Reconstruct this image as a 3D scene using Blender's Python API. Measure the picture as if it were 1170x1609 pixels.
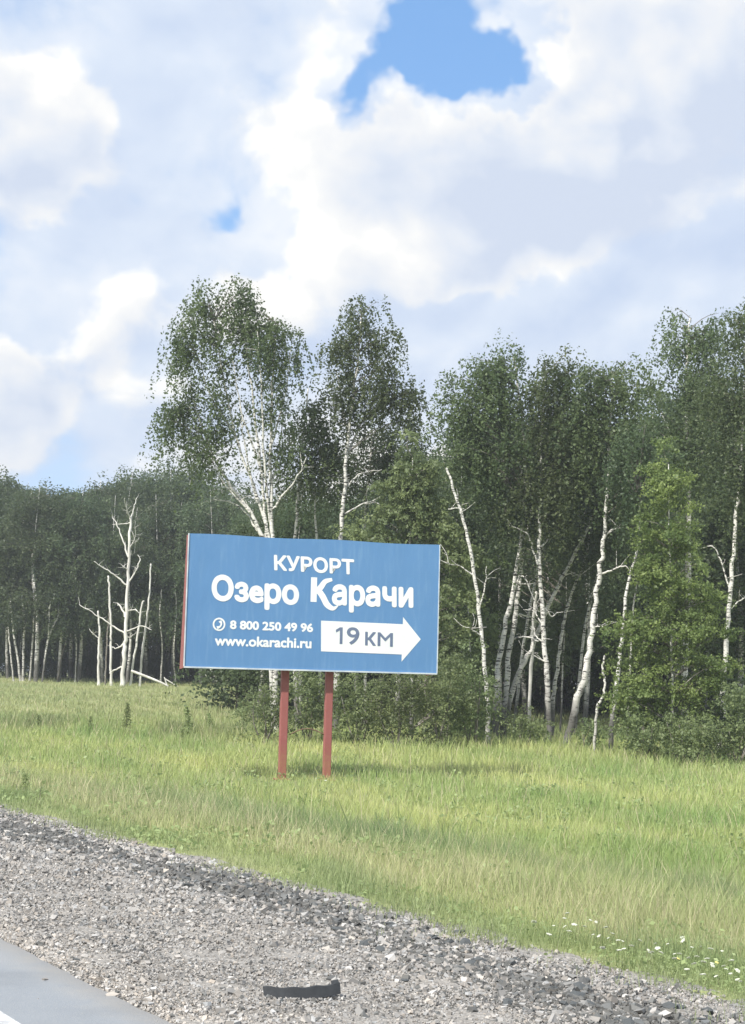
import bpy, math, random
import numpy as np
from mathutils import Vector, Matrix

random.seed(7)
rng = np.random.default_rng(7)
SC = bpy.context.scene
COL = SC.collection
for o in list(bpy.data.objects):
    bpy.data.objects.remove(o)

# ------------------------------------------------------------------ camera
W, H = 1170.0, 1609.0
F = 2600.0                                   # focal length, photo pixels
PITCH = math.atan(263.5 / F)
ROLL = math.radians(1.5)
EYE = Vector((0, 0, 1.45))
fwd = Vector((0, math.cos(PITCH), math.sin(PITCH)))
r0 = Vector((1, 0, 0)); u0 = Vector((0, -math.sin(PITCH), math.cos(PITCH)))
cr = r0 * math.cos(ROLL) + u0 * math.sin(ROLL)
cu = -r0 * math.sin(ROLL) + u0 * math.cos(ROLL)
cam_d = bpy.data.cameras.new('camera')
cam = bpy.data.objects.new('camera', cam_d); COL.objects.link(cam)
m = Matrix.Identity(4)
for i in range(3):
    m[i][0] = cr[i]; m[i][1] = cu[i]; m[i][2] = -fwd[i]; m[i][3] = EYE[i]
cam.matrix_world = m
cam_d.sensor_fit = 'HORIZONTAL'; cam_d.sensor_width = 36.0
cam_d.lens = 36.0 * F / W
cam_d.clip_start = 0.1; cam_d.clip_end = 20000
SC.camera = cam

def ray(px, py):
    d = fwd + cr * ((px - W / 2) / F) - cu * ((py - H / 2) / F)
    return d

def at(px, py, Y):
    d = ray(px, py)
    return EYE + d * (Y / d.y)

# ------------------------------------------------------------------ light
SUN_VEC = Vector((-0.52, -0.66, 0.95)).normalized()       # towards the sun
SUN_EL = math.asin(SUN_VEC.z); SUN_AZ = math.atan2(SUN_VEC.x, SUN_VEC.y)
sd = bpy.data.lights.new('sun', 'SUN'); so = bpy.data.objects.new('sun', sd); COL.objects.link(so)
sd.energy = 3.4; sd.angle = math.radians(1.6); sd.color = (1.0, 0.955, 0.88)
so.rotation_euler = SUN_VEC.to_track_quat('Z', 'Y').to_euler()
so.location = (0, 0, 60)
vs = SC.view_settings
vs.view_transform = 'Standard'; vs.look = 'None'; vs.gamma = 1.0; vs.use_curve_mapping = False
vs.exposure = 0.84
SC.cycles.use_denoising = True
SC.cycles.max_bounces = 6; SC.cycles.diffuse_bounces = 3; SC.cycles.transmission_bounces = 3
SC.cycles.glossy_bounces = 2

world = bpy.data.worlds.new('World'); SC.world = world; world.use_nodes = True
world.cycles.sampling_method = 'MANUAL'; world.cycles.sample_map_resolution = 512

class NT:
    """small helper for writing node trees"""
    def __init__(s, tree):
        s.t = tree; s.n = tree.nodes; s.l = tree.links
    def node(s, typ, **kw):
        n = s.n.new(typ)
        for k, v in kw.items():
            setattr(n, k, v)
        return n
    def put(s, sock, v):
        if hasattr(v, 'bl_idname') and hasattr(v, 'is_output'):
            s.l.new(v, sock)
        else:
            sock.default_value = v
    def math(s, op, a, b=0.0, c=0.0, clamp=False):
        n = s.node('ShaderNodeMath', operation=op); n.use_clamp = clamp
        s.put(n.inputs[0], a); s.put(n.inputs[1], b); s.put(n.inputs[2], c)
        return n.outputs[0]
    def vmath(s, op, a, b=(0, 0, 0), scale=None):
        n = s.node('ShaderNodeVectorMath', operation=op)
        s.put(n.inputs[0], a); s.put(n.inputs[1], b)
        if scale is not None: s.put(n.inputs['Scale'], scale)
        return n.outputs['Value'] if op in ('DOT_PRODUCT', 'LENGTH') else n.outputs[0]
    def noise(s, vec, scale, detail=4, rough=0.5, dist=0.0, lac=2.0, col=False):
        n = s.node('ShaderNodeTexNoise'); n.noise_dimensions = '3D'
        s.put(n.inputs['Vector'], vec); s.put(n.inputs['Scale'], scale); s.put(n.inputs['Detail'], detail)
        s.put(n.inputs['Roughness'], rough); s.put(n.inputs['Distortion'], dist); s.put(n.inputs['Lacunarity'], lac)
        return n.outputs['Color' if col else 'Fac']
    def vor(s, vec, scale, feature='F1', out='Distance', rnd=1.0):
        n = s.node('ShaderNodeTexVoronoi'); n.feature = feature
        s.put(n.inputs['Vector'], vec); s.put(n.inputs['Scale'], scale); s.put(n.inputs['Randomness'], rnd)
        return n.outputs[out]
    def ramp(s, fac, stops, interp='LINEAR'):
        n = s.node('ShaderNodeValToRGB'); e = n.color_ramp.elements; n.color_ramp.interpolation = interp
        while len(e) < len(stops): e.new(0.5)
        for i, (p, c) in enumerate(stops):
            e[i].position = p
            e[i].color = (c, c, c, 1) if isinstance(c, (int, float)) else (*c, 1)
        s.put(n.inputs[0], fac)
        return n.outputs[0]
    def sstep(s, v, a, b, lo=0.0, hi=1.0):
        n = s.node('ShaderNodeMapRange'); n.interpolation_type = 'SMOOTHSTEP'
        s.put(n.inputs[0], v); s.put(n.inputs[1], a); s.put(n.inputs[2], b); s.put(n.inputs[3], lo); s.put(n.inputs[4], hi)
        return n.outputs[0]
    def mix(s, f, a, b, mode='MIX'):
        n = s.node('ShaderNodeMix'); n.data_type = 'RGBA'; n.blend_type = mode
        s.put(n.inputs[0], f)
        s.put(n.inputs[6], (*a, 1) if isinstance(a, tuple) and len(a) == 3 else a)
        s.put(n.inputs[7], (*b, 1) if isinstance(b, tuple) and len(b) == 3 else b)
        return n.outputs[2]

def dirof(px, py):
    return ray(px, py).normalized()

def build_sky():
    t = world.node_tree; t.nodes.clear(); N = NT(t)
    out = N.node('ShaderNodeOutputWorld'); bg = N.node('ShaderNodeBackground')
    t.links.new(bg.outputs[0], out.inputs[0]); bg.inputs[1].default_value = 0.1
    sky = N.node('ShaderNodeTexSky'); sky.sky_type = 'NISHITA'; sky.sun_disc = False
    sky.sun_elevation = SUN_EL; sky.sun_rotation = SUN_AZ; sky.air_density = 1.0; sky.dust_density = 0.4; sky.ozone_density = 2.0
    D = N.node('ShaderNodeTexCoord').outputs['Generated']
    # the cloud field is drawn out along the horizon: heights count more than bearings
    V = N.vmath('MULTIPLY', D, (1.0, 1.0, 1.35))
    wob = N.noise(V, 7.0, 3, 0.5, col=True)
    Vw = N.vmath('ADD', V, N.vmath('SCALE', N.vmath('SUBTRACT', wob, (0.5, 0.5, 0.5)), scale=0.055))
    wob2 = N.noise(D, 15.0, 4, 0.55, col=True)
    Dw = N.vmath('ADD', D, N.vmath('SCALE', N.vmath('SUBTRACT', wob2, (0.5, 0.5, 0.5)), scale=0.085))
    def lobe(px, py, r):
        c = dirof(px, py)
        n = N.node('ShaderNodeVectorMath', operation='DISTANCE'); N.put(n.inputs[0], Dw); n.inputs[1].default_value = c
        return N.sstep(n.outputs['Value'], 0.0, r / F, 1.0, 0.0)
    def puff(vec, scale, detail):
        n = N.node('ShaderNodeTexVoronoi'); n.feature = 'F1'; n.normalize = True
        N.put(n.inputs['Vector'], vec); n.inputs['Scale'].default_value = scale; n.inputs['Detail'].default_value = detail
        n.inputs['Roughness'].default_value = 0.55; n.inputs['Lacunarity'].default_value = 2.2
        return N.math('SUBTRACT', 1.0, n.outputs['Distance'])
    def heap(vec, d1, d2):
        return N.math('ADD', N.math('MULTIPLY', N.noise(vec, 4.6, d1, 0.52), 1.15), N.math('MULTIPLY', puff(vec, 9.0, d2), 0.45))
    def lobes(v, tbl):
        for px, py, r, a in tbl:
            v = N.math('ADD', v, N.math('MULTIPLY', lobe(px, py, r), a))
        return v
    h0 = heap(Vw, 9, 2.0)
    h1 = heap(N.vmath('ADD', Vw, (-0.016, 0.0, 0.024)), 9, 2.0)
    # a soft grey-blue sheet with a few openings ...
    cov = lobes(h0, ((560, 152, 80, -0.36), (640, 95, 130, -0.46), (740, 100, 130, -0.46), (805, 128, 105, -0.48), (700, 20, 160, -0.45), (372, 350, 50, -0.19), (300, 110, 200, 0.2), (60, 740, 190, -0.04), (640, 330, 330, 0.16), (90, 230, 330, 0.18),
                     (1060, 290, 360, 0.22), (250, 520, 300, 0.14), (430, 440, 130, 0.08), (760, 600, 460, 0.16)))
    mask = N.sstep(cov, 0.68, 0.88)
    rel = N.math('MULTIPLY', N.math('SUBTRACT', h0, h1), 3.2)
    big = N.noise(V, 3.6, 3, 0.5)
    sheet = N.math('ADD', N.math('ADD', rel, 0.40), N.math('MULTIPLY', N.math('SUBTRACT', big, 0.5), 1.0), clamp=True)
    scol = N.ramp(sheet, [(0.0, (3.45, 4.05, 5.15)), (0.5, (4.2, 4.7, 5.5)), (1.0, (5.3, 5.5, 5.8))])
    # ... and heaped white clouds with crisp tops before it
    hp = N.math('ADD', h0, N.math('MULTIPLY', N.math('SUBTRACT', N.noise(Vw, 26.0, 6, 0.6), 0.5), 0.10))
    cov2 = lobes(hp, ((90, 250, 210, 0.26), (20, 170, 150, 0.16), (640, 270, 210, 0.22), (790, 370, 170, 0.26), (700, 420, 130, 0.16), (10, 640, 150, 0.30), (440, 190, 170, 0.14), (190, 490, 150, 0.18), (400, 470, 90, 0.16),
                      (1000, 230, 260, 0.10), (430, 385, 120, -0.20), (585, 380, 70, -0.12), (100, 440, 170, -0.22), (1040, 490, 280, -0.30), (740, 570, 260, -0.30), (690, 90, 230, -0.42), (560, 150, 90, -0.25), (810, 125, 110, -0.35), (700, 10, 160, -0.3), (150, 330, 70, -0.15), (180, 200, 70, -0.12)))
    mask2 = N.sstep(cov2, 0.865, 0.965)
    rim = N.sstep(cov2, 0.93, 1.16, 0.30, -0.14)
    h2 = heap(N.vmath('ADD', Vw, (-0.035, 0.0, 0.055)), 4, 1.0)
    lit = N.math('ADD', N.math('ADD', N.math('ADD', N.math('MULTIPLY', rel, 1.25), N.math('MULTIPLY', N.math('SUBTRACT', h0, h2), 1.7)), 0.40), rim, clamp=True)
    hcol = N.ramp(lit, [(0.0, (3.75, 4.2, 5.05)), (0.3, (4.35, 4.7, 5.3)), (0.6, (5.0, 5.15, 5.4)), (0.85, (5.6, 5.62, 5.6)), (1.0, (6.2, 6.15, 6.0))])
    base = N.mix(0.55, sky.outputs[0], (1.35, 2.95, 5.7))
    z = N.node('ShaderNodeSeparateXYZ'); t.links.new(D, z.inputs[0])
    veil = N.sstep(z.outputs[2], 0.05, 0.34, 0.85, 0.0)
    base = N.mix(veil, base, (3.5, 4.6, 6.1))
    t.links.new(N.mix(mask2, N.mix(mask, base, scol), hcol), bg.inputs[0])
build_sky()

# ------------------------------------------------------------------ helpers for meshes and objects
def mesh_np(name, V, faces_list, smooth=False, attrs=None):
    """faces_list: list of int arrays (n,k). attrs: {name: (type, array)} per point"""
    V = np.asarray(V, dtype=np.float32)
    me = bpy.data.meshes.new(name)
    nl = sum(f.size for f in faces_list); nf = sum(len(f) for f in faces_list)
    me.vertices.add(len(V)); me.loops.add(nl); me.polygons.add(nf)
    me.vertices.foreach_set('co', V.ravel())
    me.loops.foreach_set('vertex_index', np.concatenate([f.ravel() for f in faces_list]).astype(np.int32))
    sizes = np.concatenate([np.full(len(f), f.shape[1], dtype=np.int32) for f in faces_list])
    starts = np.concatenate([[0], np.cumsum(sizes)[:-1]]).astype(np.int32)
    me.polygons.foreach_set('loop_start', starts)
    me.polygons.foreach_set('use_smooth', np.full(nf, smooth, dtype=bool))
    if attrs:
        for k, (ty, a) in attrs.items():
            at_ = me.attributes.new(k, ty, 'POINT')
            at_.data.foreach_set('value' if ty == 'FLOAT' else 'color', np.asarray(a, dtype=np.float32).ravel())
    me.update(calc_edges=True); me.validate()
    return me

def link(name, me, mat, parent=None, loc=(0, 0, 0), **props):
    o = bpy.data.objects.new(name, me); COL.objects.link(o)
    if me is not None and mat is not None and len(me.materials) == 0: me.materials.append(mat)
    o.parent = parent; o.location = loc
    for k, v in props.items(): o[k] = v
    return o

def thing(name, label, cat, loc, group=None):
    o = link(name, None, None, None, loc, label=label, category=cat)
    if group: o['group'] = group
    return o

class Geo:
    """collects geometry into one mesh"""
    def __init__(s): s.v = []; s.f = {3: [], 4: []}; s.n = 0
    def add(s, V, faces):
        V = np.asarray(V, dtype=float)
        for f in faces:
            f = np.asarray(f)
            if f.ndim == 1: f = f[None]
            if len(f): s.f[f.shape[1]].append(f + s.n)
        s.v.append(V); s.n += len(V)
    def box(s, c, size, rot=None):
        sx, sy, sz = [a / 2 for a in size]
        P = np.array([(x * sx, y * sy, z * sz) for x in (-1, 1) for y in (-1, 1) for z in (-1, 1)])
        if rot is not None: P = P @ np.array(rot).T
        s.add(P + np.array(c), [np.array([(0, 1, 3, 2), (4, 6, 7, 5), (0, 4, 5, 1), (2, 3, 7, 6), (0, 2, 6, 4), (1, 5, 7, 3)])])
    def tube(s, pts, rad, n=7, cap=True):
        P = np.array([tuple(p) for p in pts], dtype=float); R = np.asarray(rad, dtype=float)
        k = len(P)
        T = np.gradient(P, axis=0); T /= np.linalg.norm(T, axis=1)[:, None] + 1e-9
        ref = np.array([0.31, 0.95, 0.05]) if abs(T[0, 1]) < 0.9 else np.array([1.0, 0, 0])
        A = np.cross(T, ref); A /= np.linalg.norm(A, axis=1)[:, None] + 1e-9
        B = np.cross(T, A)
        a = np.linspace(0, 2 * np.pi, n, endpoint=False)
        V = P[:, None] + R[:, None, None] * (np.cos(a)[None, :, None] * A[:, None] + np.sin(a)[None, :, None] * B[:, None])
        i, j = np.meshgrid(np.arange(k - 1), np.arange(n), indexing='ij')
        q = np.stack([i * n + j, i * n + (j + 1) % n, (i + 1) * n + (j + 1) % n, (i + 1) * n + j], -1).reshape(-1, 4)
        V = V.reshape(-1, 3); fs = [q]
        if cap:
            V = np.vstack([V, P[-1:] + T[-1:] * R[-1] * 0.6]); top = len(V) - 1; b = (k - 1) * n
            fs.append(np.array([(b + j2, b + (j2 + 1) % n, top) for j2 in range(n)]))
        s.add(V, fs)
    def mesh(s, name, smooth=False, origin=(0, 0, 0)):
        V = np.vstack(s.v) - np.array(tuple(origin))
        return mesh_np(name, V, [np.vstack(f) for f in s.f.values() if f], smooth)

def spline(pts, n):
    P = np.array([tuple(p) for p in pts], dtype=float)
    if len(P) == 2:
        return P[0] + (P[1] - P[0]) * np.linspace(0, 1, n)[:, None]
    E = np.vstack([2 * P[0] - P[1], P, 2 * P[-1] - P[-2]])
    out = []
    for u in np.linspace(0, len(P) - 1 - 1e-6, n):
        i = int(u); t = u - i
        a, b, c, d = E[i], E[i + 1], E[i + 2], E[i + 3]
        out.append(0.5 * (2 * b + (c - a) * t + (2 * a - 5 * b + 4 * c - d) * t * t + (3 * b - a - 3 * c + d) * t ** 3))
    return np.array(out)

# ------------------------------------------------------------------ terrain shape
TH = math.atan2(1459.0, F)                     # bearing of the road to the view axis
CT, ST = math.cos(TH), math.sin(TH)
P_ROAD, P_GRAVEL = 2.76, 5.95
def ps(x, y): return x * CT + y * ST, -x * ST + y * CT
def xy(p, s): return p * CT - s * ST, p * ST + s * CT
def sm(a, b, v):
    t = np.clip((v - a) / (b - a), 0, 1); return t * t * (3 - 2 * t)
def bumps(x, y):
    return (0.05 * np.sin(x * 0.9 + 1.3) * np.sin(y * 0.7 + 0.4) + 0.035 * np.sin(x * 2.1 + y * 1.3) + 0.10 * np.sin(x * 0.17 + 2) * np.sin(y * 0.13 + 1))
def zg(x, y):
    x = np.asarray(x, dtype=float); y = np.asarray(y, dtype=float)
    p, s = ps(x, y)
    z = -0.05 * np.clip(p - P_ROAD, 0, P_GRAVEL - P_ROAD) - 0.78 * sm(P_GRAVEL - 0.3, 13.5, p)
    # the far land rises gently
    t = np.clip(y - 40, -60, 75)
    z = z + 0.0245 * 6 * np.log1p(np.exp(np.clip(t / 6, -20, 20))) * sm(8, 14, p)
    z = z + bumps(x, y) * sm(6.5, 14, p)
    z = np.where(p < -9, z - 0.9 * sm(9, 15, -p), z)
    return z
def gpt(px, py):
    """the spot on the ground seen at a photo pixel"""
    d = ray(px, py); lo, hi = 3.0, 400.0
    k = None
    for Y in np.geomspace(4, 300, 600):
        P = EYE + d * (Y / d.y)
        if P.z < float(zg(P.x, P.y)): k = Y; break
    if k is None: k = 150
    P = EYE + d * (k / d.y); return Vector((P.x, P.y, float(zg(P.x, P.y))))
def foot(px, Y):
    """the ground under the bearing of a pixel column at distance Y (column read near the horizon)"""
    P = at(px, 1110, Y); return Vector((P.x, P.y, float(zg(P.x, P.y))))

# ------------------------------------------------------------------ materials
def new_mat(name):
    mt = bpy.data.materials.new(name); mt.use_nodes = True; t = mt.node_tree; t.nodes.clear(); N = NT(t)
    o = N.node('ShaderNodeOutputMaterial'); b = N.node('ShaderNodeBsdfPrincipled'); t.links.new(b.outputs[0], o.inputs[0])
    b.inputs['Specular IOR Level'].default_value = 0.3
    return mt, N, b, o
def coords(N, kind='Object'): return N.node('ShaderNodeTexCoord').outputs[kind]
def bump(N, b, h, strength=0.4, dist=0.02):
    n = N.node('ShaderNodeBump'); N.put(n.inputs['Height'], h); n.inputs['Strength'].default_value = strength; n.inputs['Distance'].default_value = dist
    N.l.new(n.outputs[0], b.inputs['Normal'])

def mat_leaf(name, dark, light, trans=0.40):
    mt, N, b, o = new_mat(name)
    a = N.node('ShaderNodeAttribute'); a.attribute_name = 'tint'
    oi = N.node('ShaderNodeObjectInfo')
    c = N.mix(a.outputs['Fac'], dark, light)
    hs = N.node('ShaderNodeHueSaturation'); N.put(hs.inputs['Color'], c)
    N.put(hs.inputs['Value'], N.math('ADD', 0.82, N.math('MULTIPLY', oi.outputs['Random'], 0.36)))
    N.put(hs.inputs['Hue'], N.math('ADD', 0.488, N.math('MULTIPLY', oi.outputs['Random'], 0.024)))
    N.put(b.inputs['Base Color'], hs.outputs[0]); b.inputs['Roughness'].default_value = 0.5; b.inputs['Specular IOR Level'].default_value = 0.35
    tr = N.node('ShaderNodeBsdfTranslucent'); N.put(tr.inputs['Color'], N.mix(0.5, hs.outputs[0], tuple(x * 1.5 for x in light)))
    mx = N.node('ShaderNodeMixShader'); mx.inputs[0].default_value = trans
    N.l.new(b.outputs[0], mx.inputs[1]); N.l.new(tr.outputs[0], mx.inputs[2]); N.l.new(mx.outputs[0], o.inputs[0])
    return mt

def mat_birch(name, white=(0.73, 0.71, 0.67), base_dark=1.0):
    mt, N, b, o = new_mat(name)
    C = coords(N); z = N.node('ShaderNodeSeparateXYZ'); N.l.new(C, z.inputs[0])
    fl = N.vmath('MULTIPLY', C, (1.0, 1.0, 4.5))
    marks = N.noise(fl, 4.2, 5, 0.62, 0.6)
    lent = N.noise(N.vmath('MULTIPLY', C, (1, 1, 9)), 9.0, 3, 0.6)
    blot = N.noise(C, 1.6, 4, 0.6)
    m1 = N.sstep(marks, 0.515, 0.60)
    m2 = N.math('MULTIPLY', N.sstep(lent, 0.60, 0.68), 0.55)
    low = N.math('MULTIPLY', N.sstep(N.math('ADD', z.outputs[2], N.math('MULTIPLY', N.math('SUBTRACT', blot, 0.5), 3.0)), 0.8, 2.4, 1.0, 0.0), base_dark)
    m3 = N.math('MULTIPLY', low, 0.88)
    d = N.math('MAXIMUM', m1, N.math('MAXIMUM', m2, m3))
    tone = N.mix(blot, tuple(x * 0.78 for x in white), tuple(min(0.85, x * 1.12) for x in white))
    N.put(b.inputs['Base Color'], N.mix(d, tone, (0.052, 0.05, 0.045)))
    b.inputs['Roughness'].default_value = 0.75
    bump(N, b, N.math('SUBTRACT', blot, N.math('MULTIPLY', d, 0.8)), 0.5, 0.02)
    return mt

def mat_simple(name, c0, c1, scale=6.0, rough=0.7, bmp=0.2, stretch=(1, 1, 1), spec=0.3):
    mt, N, b, o = new_mat(name)
    C = N.vmath('MULTIPLY', coords(N), stretch)
    n = N.noise(C, scale, 6, 0.6)
    N.put(b.inputs['Base Color'], N.mix(N.sstep(n, 0.3, 0.7), c0, c1)); b.inputs['Roughness'].default_value = rough
    b.inputs['Specular IOR Level'].default_value = spec
    if bmp: bump(N, b, n, bmp, 0.01)
    return mt

M = {}
M['leaf_birch'] = mat_leaf('birch_leaves', (0.052, 0.082, 0.036), (0.150, 0.190, 0.082))
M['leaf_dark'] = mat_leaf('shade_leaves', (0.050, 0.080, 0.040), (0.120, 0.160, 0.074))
M['leaf_young'] = mat_leaf('young_leaves', (0.100, 0.158, 0.052), (0.275, 0.355, 0.115), 0.36)
M['leaf_bush'] = mat_leaf('bush_leaves', (0.105, 0.142, 0.066), (0.245, 0.295, 0.130), 0.40)
M['leaf_weed'] = mat_leaf('weed_leaves', (0.185, 0.235, 0.100), (0.320, 0.380, 0.170), 0.35)
M['birch'] = mat_birch('birch_bark')
M['birch_bright'] = mat_birch('birch_bark_smooth', (0.74, 0.72, 0.67), 0.4)
M['deadwood'] = mat_simple('bleached_wood', (0.54, 0.52, 0.48), (0.80, 0.78, 0.74), 3.0, 0.8, 0.5, (1, 1, 0.3))
M['twig'] = mat_simple('twig_bark', (0.10, 0.085, 0.065), (0.30, 0.28, 0.25), 4.0, 0.8, 0.3)

def mat_attr_grass():
    mt, N, b, o = new_mat('grass_blades')
    a = N.node('ShaderNodeAttribute'); a.attribute_name = 'blade_colour'
    N.put(b.inputs['Base Color'], a.outputs['Color']); b.inputs['Roughness'].default_value = 0.55
    tr = N.node('ShaderNodeBsdfTranslucent'); N.put(tr.inputs['Color'], a.outputs['Color'])
    mx = N.node('ShaderNodeMixShader'); mx.inputs[0].default_value = 0.35
    N.l.new(b.outputs[0], mx.inputs[1]); N.l.new(tr.outputs[0], mx.inputs[2]); N.l.new(mx.outputs[0], o.inputs[0])
    return mt
M['grass'] = mat_attr_grass()

def mat_ground():
    mt, N, b, o = new_mat('meadow_soil')
    C = coords(N)
    n1 = N.noise(C, 0.16, 5, 0.6); n2 = N.noise(C, 1.3, 6, 0.65); n3 = N.noise(C, 14, 4, 0.7)
    g = N.mix(N.sstep(n1, 0.38, 0.62), (0.22, 0.265, 0.11), (0.34, 0.36, 0.16))
    g = N.mix(N.math('MULTIPLY', N.sstep(n2, 0.45, 0.7), 0.6), g, (0.38, 0.355, 0.22))
    g = N.mix(N.math('MULTIPLY', n3, 0.5), g, (0.16, 0.185, 0.085))
    N.put(b.inputs['Base Color'], g); b.inputs['Roughness'].default_value = 0.95
    bump(N, b, n3, 0.6, 0.05)
    return mt
M['ground'] = mat_ground()

def mat_asphalt():
    mt, N, b, o = new_mat('asphalt')
    C = coords(N)
    n1 = N.noise(C, 1.6, 6, 0.65); n2 = N.noise(C, 130, 3, 0.7)
    c = N.mix(n1, (0.215, 0.235, 0.258), (0.262, 0.282, 0.305)); c = N.mix(N.sstep(n2, 0.5, 0.75), c, (0.34, 0.34, 0.34))
    pe = N.math('ADD', N.vmath('DOT_PRODUCT', C, (CT, ST, 0.0)), N.math('MULTIPLY', N.math('SUBTRACT', N.noise(C, 3.5, 6, 0.7), 0.5), 0.5))
    c = N.mix(N.math('MULTIPLY', N.sstep(pe, P_ROAD - 0.28, P_ROAD + 0.05), 0.75), c, (0.34, 0.32, 0.29))
    stain = N.noise(N.vmath('MULTIPLY', C, (1, 1, 1)), 0.7, 5, 0.6); c = N.mix(N.math('MULTIPLY', N.sstep(stain, 0.52, 0.7), 0.35), c, (0.13, 0.135, 0.14))
    N.put(b.inputs['Base Color'], c); b.inputs['Roughness'].default_value = 0.62; b.inputs['Specular IOR Level'].default_value = 0.45
    bump(N, b, n2, 0.6, 0.006)
    return mt
M['asphalt'] = mat_asphalt()
M['road_paint'] = mat_simple('road_paint', (0.36, 0.37, 0.38), (0.72, 0.72, 0.71), 24, 0.6, 0.1)

def mat_gravel_bed():
    mt, N, b, o = new_mat('gravel_bed')
    C = coords(N)
    v = N.vor(C, 75, out='Color'); n = N.noise(C, 0.9, 4, 0.6); n2 = N.noise(C, 60, 4, 0.7)
    s = N.node('ShaderNodeSeparateColor'); N.l.new(v, s.inputs[0])
    c = N.ramp(s.outputs[0], [(0, (0.19, 0.178, 0.165)), (0.5, (0.28, 0.266, 0.245)), (1, (0.38, 0.362, 0.335))])
    c = N.mix(N.math('MULTIPLY', N.sstep(n, 0.4, 0.7), 0.5), c, (0.34, 0.315, 0.28))
    N.put(b.inputs['Base Color'], c); b.inputs['Roughness'].default_value = 0.9
    bump(N, b, N.math('ADD', N.vor(C, 42), N.math('MULTIPLY', n2, 0.4)), 0.9, 0.012)
    return mt
M['gravel_bed'] = mat_gravel_bed()

def mat_stone():
    mt, N, b, o = new_mat('crushed_stone')
    a = N.node('ShaderNodeAttribute'); a.attribute_name = 'stone_colour'
    n = N.noise(coords(N), 70, 4, 0.65)
    N.put(b.inputs['Base Color'], N.mix(N.math('MULTIPLY', n, 0.45), a.outputs['Color'], (0.20, 0.19, 0.18))); b.inputs['Roughness'].default_value = 0.85
    return mt
M['stone'] = mat_stone()
def mat_rock(name, c0, c1):
    return mat_simple(name, c0, c1, 40, 0.85, 0.3)
M['rock_dark'] = mat_rock('dark_stone', (0.055, 0.062, 0.066), (0.12, 0.128, 0.13))
M['rock_grey'] = mat_rock('grey_stone', (0.16, 0.16, 0.155), (0.30, 0.295, 0.28))
M['rock_pale'] = mat_rock('pale_stone', (0.40, 0.385, 0.36), (0.62, 0.60, 0.57))

# ------------------------------------------------------------------ the ground, the road, the gravel shoulder
def graded(edges):
    return np.unique(np.round(np.concatenate(edges), 4))
gp = graded([-np.geomspace(12, 1500, 30), np.linspace(-12, 2, 15), np.linspace(2, 16, 57), np.linspace(16, 120, 105), np.geomspace(120, 1500, 30)])
gs = graded([-np.geomspace(10, 1500, 26), np.linspace(-10, 120, 131), np.geomspace(120, 1500, 30)])
PP, SS = np.meshgrid(gp, gs, indexing='ij')
XX, YY = xy(PP, SS)
ZZ = zg(XX, YY) - np.where(PP < P_GRAVEL - 0.1, 0.06, 0.0)
nI, nJ = PP.shape
ii, jj = np.meshgrid(np.arange(nI - 1), np.arange(nJ - 1), indexing='ij')
gq = np.stack([ii * nJ + jj, (ii + 1) * nJ + jj, (ii + 1) * nJ + jj + 1, ii * nJ + jj + 1], -1).reshape(-1, 4)
link('ground', mesh_np('ground', np.stack([XX, YY, ZZ], -1).reshape(-1, 3), [gq], True), M['ground'], kind='structure')

def strip(name, p_list, s_list, zfun, jitter=None):
    P_, S_ = np.meshgrid(np.array(p_list, dtype=float), np.array(s_list, dtype=float), indexing='ij')
    if jitter is not None: P_ = P_ + jitter(P_, S_)
    X_, Y_ = xy(P_, S_); Z_ = zfun(P_, S_)
    a, b_ = P_.shape
    i, j = np.meshgrid(np.arange(a - 1), np.arange(b_ - 1), indexing='ij')
    q = np.stack([i * b_ + j, (i + 1) * b_ + j, (i + 1) * b_ + j + 1, i * b_ + j + 1], -1).reshape(-1, 4)
    return mesh_np(name, np.stack([X_, Y_, Z_], -1).reshape(-1, 3), [q], True)

s_road = np.concatenate([np.linspace(-40, 0, 15)[:-1], np.linspace(0, 30, 301), np.geomspace(30.3, 900, 60)])
def edge_rag(P_, S_):
    n = 0.006 * np.sin(S_ * 3.1) + 0.005 * np.sin(S_ * 9.7 + 1) + 0.004 * np.sin(S_ * 23.3 + 2)
    return np.where(P_ > P_ROAD - 0.01, n, 0)
road = link('road', strip('road', [-8.5, -5, -2, 0, 1.5, 2.2, 2.6, P_ROAD, P_ROAD + 0.06], s_road, lambda P_, S_: np.where(P_ > P_ROAD + 0.03, -0.035, 0.012), edge_rag), M['asphalt'], kind='structure')
link('edge_line', strip('edge_line', [2.04, 2.19], s_road, lambda P_, S_: 0.017 + 0 * P_), M['road_paint'], road)

gbx = np.concatenate([[P_ROAD - 0.08, P_ROAD + 0.03, P_ROAD + 0.08], np.linspace(P_ROAD + 0.3, P_GRAVEL + 0.5, 12)])
def gravel_z(P_, S_):
    X_, Y_ = xy(P_, S_)
    return zg(X_, Y_) + np.where(P_ > P_GRAVEL + 0.3, -0.05, np.where(P_ < P_ROAD + 0.06, -0.03, 0.0)) + 0.006 * np.sin(P_ * 9 + S_ * 3) + 0.005 * np.sin(S_ * 7)
shoulder = link('gravel_shoulder', strip('gravel_shoulder', gbx, s_road, gravel_z), M['gravel_bed'], kind='structure')

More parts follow.
